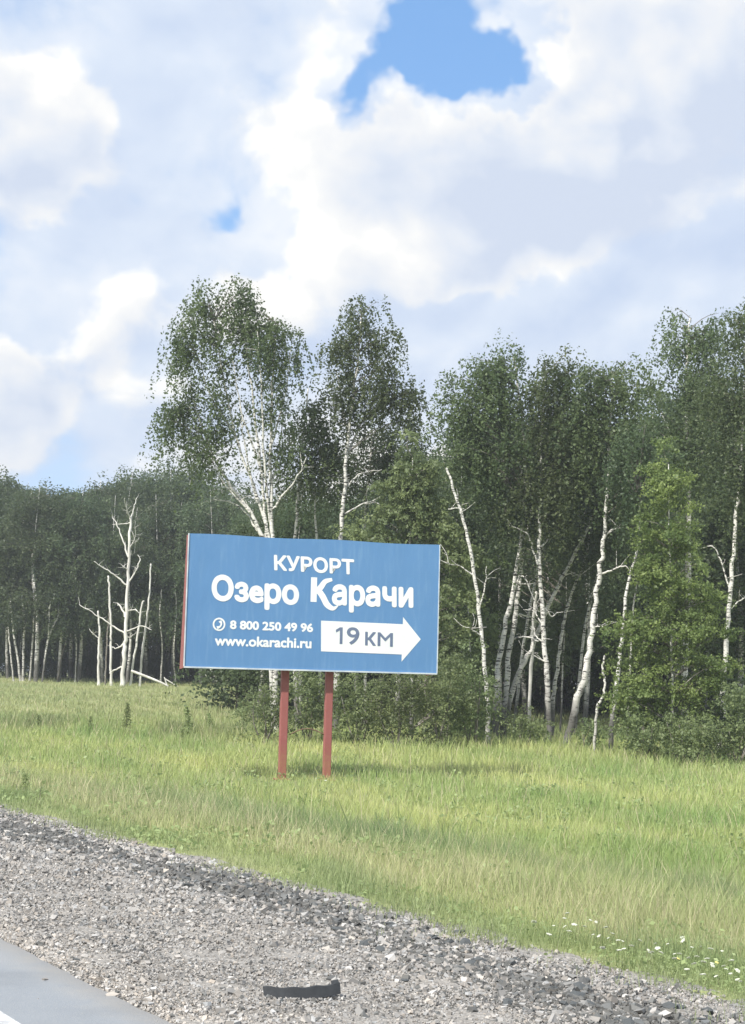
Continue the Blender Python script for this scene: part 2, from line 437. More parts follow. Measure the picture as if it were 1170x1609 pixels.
# stones ----------------------------------------------------------------
def rock_proto(k, seed):
    r = np.random.default_rng(seed)
    if k == 12:
        V = np.array([(x, y, z) for x in (-1, 1) for y in (-1, 1) for z in (-1, 1)], dtype=float)
        Fq = np.array([(0, 1, 3, 2), (4, 6, 7, 5), (0, 4, 5, 1), (2, 3, 7, 6), (0, 2, 6, 4), (1, 5, 7, 3)])
        V = V * 0.62 + r.normal(0, 0.19, V.shape); V *= np.array([1.1, 0.88, 0.74])
        T = np.vstack([Fq[:, [0, 1, 2]], Fq[:, [0, 2, 3]]])
        return V, T
    ph = (1 + 5 ** 0.5) / 2
    V = np.array([(-1, ph, 0), (1, ph, 0), (-1, -ph, 0), (1, -ph, 0), (0, -1, ph), (0, 1, ph), (0, -1, -ph), (0, 1, -ph), (ph, 0, -1), (ph, 0, 1), (-ph, 0, -1), (-ph, 0, 1)])
    V /= np.linalg.norm(V, axis=1)[:, None]
    T = np.array([(0, 11, 5), (0, 5, 1), (0, 1, 7), (0, 7, 10), (0, 10, 11), (1, 5, 9), (5, 11, 4), (11, 10, 2), (10, 7, 6), (7, 1, 8), (3, 9, 4), (3, 4, 2), (3, 2, 6), (3, 6, 8), (3, 8, 9), (4, 9, 5), (2, 4, 11), (6, 2, 10), (8, 6, 7), (9, 8, 1)])
    V = V + r.normal(0, 0.2, V.shape); V *= np.array([1.2, 0.9, 0.6])
    return V, T
def rand_rot(n, tilt=0.5):
    a = rng.uniform(0, 2 * np.pi, n); b = rng.normal(0, tilt, n); c = rng.normal(0, tilt, n)
    ca, sa, cb, sb, cc, sc_ = np.cos(a), np.sin(a), np.cos(b), np.sin(b), np.cos(c), np.sin(c)
    R = np.zeros((n, 3, 3))
    R[:, 0, 0] = ca * cb; R[:, 0, 1] = ca * sb * sc_ - sa * cc; R[:, 0, 2] = ca * sb * cc + sa * sc_
    R[:, 1, 0] = sa * cb; R[:, 1, 1] = sa * sb * sc_ + ca * cc; R[:, 1, 2] = sa * sb * cc - ca * sc_
    R[:, 2, 0] = -sb; R[:, 2, 1] = cb * sc_; R[:, 2, 2] = cb * cc
    return R
def in_view(x, y, margin=60):
    px = W / 2 + F * x / y
    return (px > -margin) & (px < W + margin)
def gravel_field(N):
    # density falls off with distance as the stones shrink in the picture
    Y = np.exp(rng.uniform(np.log(5.6), np.log(32), N)); px = rng.uniform(-140, W + 140, N)
    x = (px - W / 2) / F * Y
    p, s = ps(x, Y)
    ok = (p > P_ROAD + 0.03 - rng.exponential(0.012, N) - (rng.uniform(0, 1, N) < 0.02) * rng.exponential(0.12, N)) & (p < P_GRAVEL + 0.02 - rng.exponential(0.16, N) + 0.10)
    x, Y, p, s = x[ok], Y[ok], p[ok], s[ok]
    # packed dusty patches where the stones have been driven in
    bare = np.sin(x * 2.3 + np.sin(Y * 1.7)) * np.sin(Y * 1.9 + 1.2 * np.sin(x * 1.1)) + 0.5 * np.sin(p * 5.1 + 0.3 * np.sin(s))
    keep = rng.uniform(0, 1, len(x)) > 0.55 * sm(0.25, 1.1, bare)
    x, Y, p, s = x[keep], Y[keep], p[keep], s[keep]
    n = len(x)
    band = np.exp(-((p - 5.25 - 0.14 * np.sin(s * 0.7)) / 0.40) ** 2)
    band = band * (0.78 + 0.25 * np.sin(s * 1.3 + np.sin(s * 0.4)))
    sandy = np.exp(-((p - 2.84) / 0.22) ** 2)
    size = rng.lognormal(np.log(0.0056), 0.48, n) * (1 + 1.0 * np.clip(band, 0, 1)) * np.clip(Y / 9, 0.92, 1.7)
    size = np.clip(size, 0.005, 0.03)
    tone = np.clip(rng.normal(0.335, 0.09, n), 0.14, 0.60) * (1 + 0.25 * sandy)
    darkp = np.clip(0.10 + 0.95 * np.clip(band, 0, 1), 0, 0.88)
    dk = rng.uniform(0, 1, n) < darkp
    tone = np.where(dk, rng.uniform(0.07, 0.17, n), tone)
    warm = rng.normal(0.03, 0.03, n) + 0.03 * sandy
    col = np.stack([tone * (1.0 + warm), tone * (0.985 + 0 * warm), tone * (0.955 - warm), np.ones(n)], -1)
    col[dk] *= np.array([0.93, 1.0, 1.03, 1])
    return x, Y, size, np.clip(col, 0, 0.8)
gx, gy, gsz, gcol = gravel_field(215000)
protos = [rock_proto(12, s) for s in range(10)]
Vs, Ts, Cs = [], [], []; off = 0
which = rng.integers(0, len(protos), len(gx)); R = rand_rot(len(gx), 0.45); gz = zg(gx, gy) + 0.004
for k, (V, T) in enumerate(protos):
    idx = np.where(which == k)[0]
    P = np.einsum('nij,vj->nvi', R[idx], V) * gsz[idx][:, None, None]
    P += np.stack([gx[idx], gy[idx], gz[idx] + gsz[idx] * 0.25], -1)[:, None]
    n = len(idx)
    Vs.append(P.reshape(-1, 3)); Ts.append((T[None] + (off + np.arange(n) * 8)[:, None, None]).reshape(-1, 3)); off += n * 8
    Cs.append(np.repeat(gcol[idx], 8, axis=0))
link('gravel', mesh_np('gravel', np.vstack(Vs), [np.vstack(Ts)], False, {'stone_colour': ('FLOAT_COLOR', np.vstack(Cs))}), M['stone'], shoulder, kind='stuff')

# the largest stones, one by one
stone_me = {}
for key in ('rock_dark', 'rock_grey', 'rock_pale'):
    for s in range(5):
        V, T = rock_proto(20, 50 + s)
        me = mesh_np('stone', V, [T], False); me.materials.append(M[key]); stone_me[(key, s)] = me
cnt = 0
while cnt < 290:
    if cnt < 210:
        s = math.exp(random.uniform(math.log(3.5), math.log(21))); p = random.gauss(5.32 + 0.16 * math.sin(s * 0.7), 0.24)
        key = random.choices(('rock_dark', 'rock_grey', 'rock_pale'), (0.7, 0.2, 0.1))[0]; sz = random.uniform(0.022, 0.042)
    else:
        s = random.uniform(3.5, 11); p = random.uniform(2.9, 5.9)
        key = random.choices(('rock_dark', 'rock_grey', 'rock_pale'), (0.25, 0.3, 0.45))[0]; sz = random.uniform(0.016, 0.024)
    x, y = xy(p, s)
    if y < 5.5 or not in_view(x, y, 0): continue
    o = link('stone', stone_me[(key, random.randrange(5))], None, shoulder, (x, y, float(zg(x, y)) + sz * 0.3))
    o.scale = (sz * random.uniform(0.8, 1.25), sz * random.uniform(0.8, 1.1), sz * random.uniform(0.7, 1.0)); o.rotation_euler = (random.gauss(0, 0.2), random.gauss(0, 0.2), random.uniform(0, 6.28))
    cnt += 1

# ------------------------------------------------------------------ the billboard
YL = 37.25; ANG = math.radians(14.0)
PW, PH = 5.88, 3.0
tdir = Vector((math.cos(ANG), math.sin(ANG), 0)); ndir = Vector((math.sin(ANG), -math.cos(ANG), 0))   # ndir faces the viewer
bl = at(289, 1047, YL)
def uv_of(px, py):
    d = ray(px, py); k = (bl - EYE).dot(ndir) / d.dot(ndir); P = EYE + d * k - bl
    return P.dot(tdir), P.z
sign_base = Vector((0, 0, 0)) + bl + tdir * (PW * 0.495); sign_base.z = float(zg(sign_base.x, sign_base.y))
sign = thing('billboard', 'large blue resort billboard with white lettering and arrow on two red posts', 'billboard', sign_base)
sign.rotation_euler.z = ANG
# local frame: x along the panel, -y towards the viewer, z up; u,v run from the panel's lower left corner
UX = -PW * 0.495; VZ = bl.z - sign_base.z

def mat_vinyl():
    mt, N, b, o = new_mat('blue_vinyl')
    C = coords(N)
    n = N.noise(N.vmath('MULTIPLY', C, (1, 1, 0.6)), 0.9, 4, 0.55); n2 = N.noise(N.vmath('MULTIPLY', C, (3, 1, 0.35)), 3.0, 5, 0.6)
    c = N.mix(n, (0.088, 0.215, 0.435), (0.120, 0.262, 0.495)); c = N.mix(N.math('MULTIPLY', N.sstep(n2, 0.48, 0.8), 0.3), c, (0.24, 0.39, 0.58))
    N.put(b.inputs['Base Color'], c); b.inputs['Roughness'].default_value = 0.42; b.inputs['Specular IOR Level'].default_value = 0.4
    bump(N, b, N.noise(N.vmath('MULTIPLY', C, (1, 1, 0.5)), 2.2, 3, 0.5), 0.5, 0.03)
    return mt
M['vinyl'] = mat_vinyl()
M['white_print'] = mat_simple('white_print', (0.74, 0.76, 0.78), (0.83, 0.84, 0.85), 2.0, 0.45, 0.0)
M['slate_print'] = mat_simple('slate_print', (0.125, 0.165, 0.265), (0.155, 0.195, 0.30), 3.0, 0.45, 0.0)
M['hem'] = mat_simple('vinyl_hem', (0.40, 0.47, 0.55), (0.62, 0.66, 0.69), 3.0, 0.6, 0.1)
def mat_red():
    mt, N, b, o = new_mat('red_steel')
    C = coords(N); z = N.node('ShaderNodeSeparateXYZ'); N.l.new(C, z.inputs[0])
    n = N.noise(N.vmath('MULTIPLY', C, (1, 1, 0.35)), 5.0, 6, 0.65); n2 = N.noise(C, 18, 5, 0.7)
    c = N.mix(n, (0.255, 0.078, 0.072), (0.345, 0.125, 0.115))
    low = N.sstep(N.math('ADD', z.outputs[2], N.math('MULTIPLY', N.math('SUBTRACT', n, 0.5), 1.3)), 0.15, 0.8, 1.0, 0.0)
    rust = N.math('MAXIMUM', N.math('MULTIPLY', low, N.sstep(n2, 0.35, 0.6)), N.math('MULTIPLY', N.sstep(n2, 0.62, 0.72), 0.7))
    c = N.mix(rust, c, (0.30, 0.15, 0.085))
    N.put(b.inputs['Base Color'], c); b.inputs['Roughness'].default_value = 0.62
    bump(N, b, n2, 0.25, 0.004)
    return mt
M['red'] = mat_red()

M['rust'] = mat_simple('rusty_rod', (0.13, 0.085, 0.055), (0.22, 0.15, 0.10), 12, 0.8, 0.2)
# the panel: a gently slack sheet on a tray
nu, nv = 60, 30
U_, V_ = np.meshgrid(np.linspace(0, PW, nu), np.linspace(0, PH, nv), indexing='ij')
ed = np.minimum(np.minimum(U_, PW - U_), np.minimum(V_, PH - V_))
sl = 0.002 * np.sin(U_ * 1.7 + 0.5) * np.sin(V_ * 1.1 + 0.3) * np.clip(ed / 0.4, 0, 1)
top_wave = np.where(V_ >= PH - 1e-6, 0.012 * np.sin(U_ * 2.3) - 0.012, 0)
FV = np.stack([UX + U_, -0.04 + sl, VZ + V_ + top_wave], -1).reshape(-1, 3)
i, j = np.meshgrid(np.arange(nu - 1), np.arange(nv - 1), indexing='ij')
fq = np.stack([i * nv + j, (i + 1) * nv + j, (i + 1) * nv + j + 1, i * nv + j + 1], -1).reshape(-1, 4)
ring = [k * nv for k in range(nu)] + [(nu - 1) * nv + k for k in range(1, nv)] + [k * nv + nv - 1 for k in range(nu - 2, -1, -1)] + [k for k in range(nv - 2, 0, -1)]
BV = FV[ring].copy(); BV[:, 1] = 0.03
nb = len(FV); L = len(ring)
rq = np.array([(ring[k], nb + k, nb + (k + 1) % L, ring[(k + 1) % L]) for k in range(L)])
bc = np.array([[UX + PW / 2, 0.03, VZ + PH / 2]])
bt = np.array([(nb + (k + 1) % L, nb + k, nb + L) for k in range(L)])
link('panel', mesh_np('panel', np.vstack([FV, BV, bc]), [fq, rq, bt], False), M['vinyl'], sign)
def add_box(name, c, size, mat, parent, bev=0.0):
    g = Geo(); g.box(c, size); o = link(name, g.mesh(name), mat, parent)
    if bev:
        b = o.modifiers.new('bevel', 'BEVEL'); b.width = bev; b.segments = 2
    return o
# pale hem of the sheet, bottom and left and right
add_box('bottom_hem', (UX + PW / 2, -0.036, VZ - 0.012), (PW + 0.02, 0.05, 0.034), M['hem'], sign)
add_box('side_hem', (UX - 0.008, -0.036, VZ + PH / 2), (0.022, 0.05, PH - 0.01), M['hem'], sign)
add_box('side_hem', (UX + PW + 0.008, -0.036, VZ + PH / 2), (0.020, 0.05, PH - 0.01), M['hem'], sign)
# red side cheeks, deeper towards the bottom
def cheek(xc):
    g = Geo(); t = 0.012; prof = [(0.036, VZ - 0.02), (0.78, VZ - 0.06), (0.70, VZ + 0.5), (0.50, VZ + 2.0), (0.38, VZ + PH - 0.02), (0.036, VZ + PH - 0.02)]
    k = len(prof); V = [(xc - t, y, z) for y, z in prof] + [(xc + t, y, z) for y, z in prof]
    q = np.array([(a, (a + 1) % k, k + (a + 1) % k, k + a) for a in range(k)])
    tr = np.array([(0, a, a + 1) for a in range(1, k - 1)] + [(k, k + a + 1, k + a) for a in range(1, k - 1)])
    g.add(V, [q, tr]); return g.mesh('side_cheek')
link('side_cheek', cheek(UX + 0.016), M['red'], sign)
link('side_cheek', cheek(UX + PW - 0.016), M['red'], sign)
add_box('back_panel', (UX + PW / 2, 0.20, VZ + PH / 2), (PW - 0.1, 0.01, PH - 0.12), M['red'], sign)
for v in (0.25, 1.5, 2.75):
    add_box('back_rail', (UX + PW / 2, 0.115, VZ + v), (PW - 0.12, 0.12, 0.08), M['red'], sign, 0.006)
for px in (451.5, 521.5):
    u, _ = uv_of(px, 1060)
    zb = float(zg(sign_base.x + (UX + u) * math.cos(ANG), sign_base.y + (UX + u) * math.sin(ANG))) - sign_base.z
    g = Geo(); g.box((0, 0, (VZ + 2.9 + zb - 0.35) / 2), (0.175, 0.16, VZ + 2.9 - zb + 0.35))
    o = link('post', g.mesh('post'), M['red'], sign, (UX + u, 0.285, 0)); b = o.modifiers.new('bevel', 'BEVEL'); b.width = 0.018; b.segments = 3
    add_box('base_plate', (UX + u, 0.285, zb + 0.03), (0.34, 0.32, 0.03), M['red'], sign, 0.004)
    add_box('bracket', (UX + u, 0.19, VZ + 0.06), (0.22, 0.03, 0.16), M['red'], sign, 0.004)
u0_, v0_ = uv_of(459, 1152); u1_, v1_ = uv_of(515, 1152)
g = Geo(); pts = [(UX + u0_ + (u1_ - u0_) * t, 0.30, VZ + v0_ - 0.04 + 0.14 * math.sin(math.pi * t)) for t in np.linspace(0, 1, 9)]
g.tube(pts, [0.014] * 9, 6); link('cross_brace', g.mesh('cross_brace', True), M['rust'], sign)

# print --------------------------------------------------------------
PRINT_Y = -0.0445
def text_mesh(body, spacing=1.0):
    c = bpy.data.curves.new('print', 'FONT'); c.body = body; c.space_character = spacing; c.resolution_u = 5
    o = bpy.data.objects.new('print', c); COL.objects.link(o)
    dg = bpy.context.evaluated_depsgraph_get(); dg.update()
    me = bpy.data.meshes.new_from_object(o.evaluated_get(dg)); bpy.data.objects.remove(o); bpy.data.curves.remove(c)
    n = len(me.vertices); co = np.zeros(n * 3, dtype=np.float32); me.vertices.foreach_get('co', co)
    me.calc_loop_triangles(); tri = np.zeros(len(me.loop_triangles) * 3, dtype=np.int32); me.loop_triangles.foreach_get('vertices', tri)
    bpy.data.meshes.remove(me)
    return co.reshape(-1, 3)[:, :2], tri.reshape(-1, 3)
def place_text(name, body, quad, bold, mat, lift=0.0, spacing=1.0, parent=None):
    """quad: photo pixels of the inked box: lower left, lower right, upper left; bold: how far the strokes are spread"""
    co, tri = text_mesh(body, spacing)
    sh = [(0.0, 0.0)] + [(bold * math.cos(k * math.pi / 4), bold * math.sin(k * math.pi / 4)) for k in range(8)]
    lo, hi = co.min(0) - bold, co.max(0) + bold
    a = np.array(uv_of(*quad[0])); b = np.array(uv_of(*quad[1])); c = np.array(uv_of(*quad[2]))
    g = Geo()
    for k, d in enumerate(sh):
        q = (co + np.array(d) - lo) / (hi - lo)
        P = a + q[:, :1] * (b - a) + q[:, 1:] * (c - a)
        g.add(np.stack([UX + P[:, 0], np.full(len(P), PRINT_Y - lift - 0.00015 * k), VZ + P[:, 1]], -1), [tri])
    return link(name, g.mesh(name), mat, parent or sign)
def poly_print(name, loops, mat, lift=0.0, parent=None):
    """flat convex or strip shapes in photo pixels"""
    g = Geo()
    for lp in loops:
        V = [(UX + a, PRINT_Y - lift, VZ + b) for a, b in (uv_of(*q) for q in lp)]
        if len(V) == 4: g.add(V, [np.array([(0, 1, 2, 3)])])
        else: g.add(V, [np.array([(0, k, k + 1) for k in range(1, len(V) - 1)])])
    return link(name, g.mesh(name), mat, parent or sign)
def stroke_quads(pts, widths):
    P = np.array(pts, dtype=float); Q = spline([(a, b, 0) for a, b in P], 24)[:, :2]
    w = np.interp(np.linspace(0, 1, 24), np.linspace(0, 1, len(widths)), widths)
    T = np.gradient(Q, axis=0); T /= np.linalg.norm(T, axis=1)[:, None]; Nn = np.stack([-T[:, 1], T[:, 0]], -1)
    Lp = Q + Nn * w[:, None] / 2; Rp = Q - Nn * w[:, None] / 2
    return [[tuple(Lp[k]), tuple(Lp[k + 1]), tuple(Rp[k + 1]), tuple(Rp[k])] for k in range(23)]

place_text('lettering', 'КУРОРТ', [(430, 896.5), (556, 903.5), (429.5, 871.5)], 0.036, M['white_print'])
place_text('lettering', 'Оз\u0065ро', [(331.5, 954), (469, 961), (332, 902)], 0.042, M['white_print'])
place_text('lettering', 'арачи', [(520.5, 961.5), (648.5, 966), (520.5, 917.5)], 0.042, M['white_print'])
# the capital K with its swash leg
kq = [[(488, 907), (497.5, 907.5), (496.5, 946), (487, 945.5)]]
poly_print('lettering', kq, M['white_print'])
kq_all = stroke_quads([(495, 930), (503, 923), (510, 914), (521, 910.5)], [9, 9, 8, 5])
poly_print('lettering', kq_all, M['white_print'], 0.001)
poly_print('lettering', stroke_quads([(499, 927), (506, 937), (513, 950), (522, 956), (530, 952)], [9, 9.5, 9.5, 7, 2]), M['white_print'], 0.002)
place_text('lettering', '8 800 250 49 96', [(360.5, 988.5), (491, 993.5), (360.8, 974.5)], 0.042, M['white_print'])
place_text('lettering', 'www.okarachi.ru', [(336.5, 1014.5), (488.5, 1019), (337, 998)], 0.036, M['white_print'])
# telephone emblem: ring and handset
cx, cy = 343.5, 981.0
rg = []
for k in range(28):
    a0, a1 = 2 * math.pi * k / 28, 2 * math.pi * (k + 1) / 28
    rg.append([(cx + 10 * math.cos(a0), cy + 10.5 * math.sin(a0)), (cx + 10 * math.cos(a1), cy + 10.5 * math.sin(a1)), (cx + 7.4 * math.cos(a1), cy + 7.9 * math.sin(a1)), (cx + 7.4 * math.cos(a0), cy + 7.9 * math.sin(a0))])
em = poly_print('telephone_emblem', rg, M['white_print'])
poly_print('handset', stroke_quads([(cx + 1.5, cy - 5.5), (cx + 3.6, cy - 1), (cx + 1.4, cy + 3.6), (cx - 3.2, cy + 5.4)], [5, 2.6, 2.6, 5]), M['white_print'], 0.002, em)
arrow = poly_print('arrow', [[(503.5, 975.2), (503.5, 1023.3), (630.5, 1028.3), (631.8, 980.8)], [(632.2, 969.5), (629.8, 1039.5), (660, 1004.5)]], M['white_print'])
place_text('lettering', '9', [(543.5, 1012.5), (563.5, 1013.5), (544, 985)], 0.014, M['slate_print'], 0.003, parent=arrow)
poly_print('lettering', [[(533.2, 985.6), (537.6, 985.8), (537.0, 1012.0), (532.6, 1011.8)], [(526.6, 989.6), (533.2, 985.6), (533.1, 990.6), (527.2, 993.8)]], M['slate_print'], 0.003, arrow)
place_text('lettering', 'к', [(572.5, 1014), (589.5, 1014.8), (572.7, 992.5)], 0.016, M['slate_print'], 0.003, parent=arrow)
place_text('lettering', '\u004d', [(592, 1015), (616, 1016.3), (592.4, 993.4)], 0.012, M['slate_print'], 0.003, parent=arrow)

# ------------------------------------------------------------------ tyre scrap on the gravel
def tyre_scrap():
    c0 = gpt(417, 1572); c1 = gpt(537, 1574)
    L_ = (c1 - c0).length
    root = thing('tyre_scrap', 'curved black strip of tyre rubber lying on the gravel', 'tyre scrap', (c0 + c1) / 2)
    ex = (c1 - c0).normalized(); root.rotation_euler.z = math.atan2(ex.y, ex.x)
    mt, N, b, o = new_mat('tyre_rubber'); C = coords(N)
    n = N.noise(C, 25, 5, 0.6); N.put(b.inputs['Base Color'], N.mix(n, (0.018, 0.020, 0.023), (0.055, 0.060, 0.065))); b.inputs['Roughness'].default_value = 0.7
    bump(N, b, n, 0.3, 0.004)
    k = 29; X = np.linspace(-L_ / 2, L_ / 2, k); V = []
    for a, x in enumerate(X):
        t = a / (k - 1)
        y = 0.05 * (2 * t - 1) ** 2 * 0.6; hgt = 0.040 + 0.010 * math.sin(t * 2.6) + 0.003 * math.sin(t * 21)
        z0 = 0.016 - 0.022 * math.sin(math.pi * t) * 0.6
        lean = 0.018
        V += [(x, y - 0.009, z0), (x, y + 0.009, z0), (x, y + 0.009 + lean, z0 + hgt), (x, y - 0.009 + lean, z0 + hgt)]
    q = []
    for a in range(k - 1):
        for e in range(4):
            q.append((a * 4 + e, a * 4 + (e + 1) % 4, (a + 1) * 4 + (e + 1) % 4, (a + 1) * 4 + e))
    q += [(3, 2, 1, 0), ((k - 1) * 4, (k - 1) * 4 + 1, (k - 1) * 4 + 2, (k - 1) * 4 + 3)]
    g = Geo(); g.add(V, [np.array(q)]); link('tread_band', g.mesh('tread_band'), mt, root)
    # torn flap standing up at the end
    xe = L_ / 2
    g = Geo(); g.add([(xe - 0.040, 0.020, 0.04), (xe - 0.002, 0.028, 0.04), (xe - 0.006, 0.05, 0.078), (xe - 0.040, 0.046, 0.073),
                      (xe - 0.040, 0.036, 0.04), (xe - 0.002, 0.044, 0.04), (xe - 0.006, 0.062, 0.076), (xe - 0.040, 0.058, 0.071)],
                     [np.array([(0, 1, 2, 3), (7, 6, 5, 4), (0, 4, 5, 1), (1, 5, 6, 2), (2, 6, 7, 3), (3, 7, 4, 0)])])
    link('torn_flap', g.mesh('torn_flap'), mt, root)
tyre_scrap()

# ------------------------------------------------------------------ grass
def grass_field(N):
    Y = np.exp(rng.uniform(np.log(7.0), np.log(118), N)); px = rng.uniform(-170, W + 170, N)
    x = (px - W / 2) / F * Y
    p, s = ps(x, Y)
    edge = P_GRAVEL + 0.16 * np.sin(s * 1.9) + 0.12 * np.sin(s * 4.7 + 1) + 0.06 * np.sin(s * 11.0) + rng.exponential(0.16, N) - 0.14
    edge = np.where(rng.uniform(0, 1, N) < 0.05, edge - 0.45, edge)
    ok = p > edge
    x, Y, p, s = x[ok], Y[ok], p[ok], s[ok]; n = len(x)
    def wob(fx, fy, ph): return np.sin(x * fx + ph + 1.7 * np.sin(Y * fy * 0.7 + ph)) * np.sin(Y * fy + 1.3 * ph + np.sin(x * fx * 0.6))
    patch = 0.5 + 0.26 * wob(0.31, 0.23, 0.4) + 0.17 * wob(0.9, 0.6, 2.0) + 0.22 * wob(2.2, 1.5, 1.0) + 0.16 * wob(4.6, 3.3, 0.3) + 0.22 * np.sin(p * 1.05 + 0.8 * np.sin(s * 0.3))
    patch = np.clip(patch, -0.15, 1.15)
    clump = 0.5 + 0.3 * wob(3.1, 2.2, 2.7) + 0.25 * wob(6.3, 4.4, 0.9)
    fine = rng.normal(0, 1, n)
    # kinds of grass by where they grow: dry verge, lush ditch, open meadow, weedy edge of the wood
    q = p - P_GRAVEL + 0.25 * np.sin(s * 0.8) + 0.15 * np.sin(s * 2.3)
    hem = sm(1.1, 0.55, q); verge = sm(3.4, 1.8, q) * (1 - hem); ditch = np.exp(-((q - 5.0 - 1.0 * np.sin(s * 0.21)) / 2.1) ** 2) * sm(-9, 1, x) * (0.65 + 0.5 * clump)
    far = sm(52, 72, Y)
    green = np.array([0.275, 0.385, 0.135]); lush = np.array([0.165, 0.245, 0.120]); yel = np.array([0.520, 0.555, 0.225]); straw = np.array([0.56, 0.52, 0.32]); oliv = np.array([0.365, 0.390, 0.205])
    c = yel[None] * (1 - patch[:, None]) + green[None] * patch[:, None]
    c = c * (1 - ditch[:, None] * 0.85) + lush[None] * ditch[:, None] * 0.85
    vs_ = np.clip(verge * (0.18 + 0.42 * clump), 0, 0.8)[:, None]; c = c * (1 - vs_) + straw[None] * vs_
    c = c * (1 - far[:, None] * 0.65) + oliv[None] * far[:, None] * 0.65
    weeds = np.clip(np.exp(-((Y - 56 - 2 * np.sin(x * 0.4)) / 3.6) ** 2) * sm(0.0, -3, x) * (0.6 + 0.5 * np.sin(x * 0.9) + 0.3 * np.sin(x * 2.7)), 0, 1)
    c = c * (1 - 0.7 * weeds[:, None]) + np.array([0.16, 0.195, 0.10])[None] * 0.7 * weeds[:, None]
    dry = (rng.uniform(0, 1, n) < 0.07 + 0.14 * verge - 0.04 * hem)[:, None]
    c = np.where(dry, straw[None] * 0.92, c) * (1 + 0.09 * fine[:, None])
    hem = hem * (0.55 + 0.45 * clump)
    c = c * (1 - 0.75 * hem[:, None]) + np.array([0.265, 0.315, 0.175])[None] * 0.75 * hem[:, None] * (1 + 0.1 * fine[:, None])
    c = c * 0.97 + 0.03 * c.mean(1, keepdims=True) * np.array([1.04, 1.02, 0.94])[None]
    c = np.clip(c, 0.02, 0.7)
    hgt = 0.08 + 0.06 * sm(0, 0.8, q) + 0.17 * sm(0.9, 2.6, q) + 0.08 * patch + 0.12 * ditch + 0.16 * sm(38, 48, Y) * sm(-6, 4, x) + 0.25 * weeds - 0.10 * far
    hgt = hgt * rng.uniform(0.45, 1.1, n) * (0.62 + 0.5 * np.clip(clump, 0, 1.2)) * (1 - 0.45 * np.exp(-((x + 1.6) ** 2 + (Y - 37.6) ** 2) / 3.0)); hgt = np.where(dry[:, 0], hgt * 1.2, hgt); hgt = np.where(rng.uniform(0, 1, n) < 0.02, hgt * 1.7, hgt)
    wdt = np.clip(0.00046 * Y, 0.0042, 0.035) * rng.uniform(0.6, 1.3, n)
    a = rng.uniform(0, 2 * np.pi, n); la = rng.uniform(0, 2 * np.pi, n); ln = rng.uniform(0.1, 0.55, n) * hgt
    z = zg(x, Y) - 0.02
    B = np.stack([x, Y, z], -1); side = np.stack([np.cos(a), np.sin(a), 0 * a], -1) * wdt[:, None] / 2
    lean = np.stack([np.cos(la), np.sin(la), 0 * la], -1) * ln[:, None]; up = np.zeros((n, 3)); up[:, 2] = hgt
    Vv = np.stack([B - side, B + side, B + side * 0.75 + up * 0.55 + lean * 0.3, B - side * 0.75 + up * 0.55 + lean * 0.3, B + up + lean], 1)
    k = np.arange(n)[:, None] * 5
    q = k + np.array([[0, 1, 2, 3]]); t = k + np.array([[3, 2, 4]])
    cc = np.concatenate([np.repeat(c, 5, axis=0), np.ones((n * 5, 1))], 1)
    return mesh_np('grass', Vv.reshape(-1, 3), [q, t], False, {'blade_colour': ('FLOAT_COLOR', cc)})
gme = grass_field(420000)
link('meadow_grass', gme, M['grass'], label='tall green and straw coloured grass covering the roadside meadow', kind='stuff')
# ------------------------------------------------------------------ foliage
def leaf_mesh(name, C, size, tint, out=None):
    """small pointed leaves; they face outward and upward from their clump, loosely"""
    n = len(C)
    nr = rng.normal(0, 0.62, (n, 3)); nr[:, 2] += 0.5
    if out is not None: nr += out * 0.6
    nr /= np.linalg.norm(nr, axis=1)[:, None]
    a = rng.normal(0, 1, (n, 3)); a[:, 2] -= 0.6; a -= nr * (a * nr).sum(1)[:, None]; a /= np.linalg.norm(a, axis=1)[:, None]
    b = np.cross(nr, a)
    l = size[:, None]
    V = np.stack([C - a * l * 0.55, C + b * l * 0.34, C + a * l * 0.55, C - b * l * 0.34], 1).reshape(-1, 3)
    q = np.arange(n)[:, None] * 4 + np.arange(4)[None]
    return mesh_np(name, V, [q], False, {'tint': ('FLOAT', np.repeat(tint, 4))})

def sprays(centres, rad, per, leaves, droop, length, jit):
    """hanging sprays of leaves round cluster centres: leaf centres, a light/dark value per leaf, outward directions"""
    out, tint, od = [], [], []
    for c, r in zip(centres, rad):
        t0 = rng.normal(0.45, 0.2)
        d = rng.normal(0, 1, (per, 3)); d /= np.linalg.norm(d, axis=1)[:, None]
        st = c + d * (r * rng.uniform(0.1, 1.0, per) ** 0.5)[:, None] * np.array([1, 1, 0.75])
        L_ = length * rng.uniform(0.4, 1.5, per)
        dirv = d * np.array([1, 1, 0.35]); dirv[:, 2] -= droop; dirv /= np.linalg.norm(dirv, axis=1)[:, None]
        t = rng.uniform(0, 1, (per, leaves))
        P = st[:, None] + dirv[:, None] * (t * L_[:, None])[..., None]
        P[..., 2] -= droop * 0.45 * L_[:, None] * t * t
        P += np.clip(rng.normal(0, 1, P.shape), -1.6, 1.6) * (jit * (1.15 - 0.7 * t))[..., None]
        P = P.reshape(-1, 3); out.append(P); od.append((P - c) / (np.linalg.norm(P - c, axis=1)[:, None] + 0.05))
        tt = t0 + rng.normal(0, 0.14, (per, 1)) + rng.normal(0, 0.09, (per, leaves)); tint.append(np.clip(tt, 0, 1).ravel())
    return np.vstack(out), np.concatenate(tint), np.vstack(od)

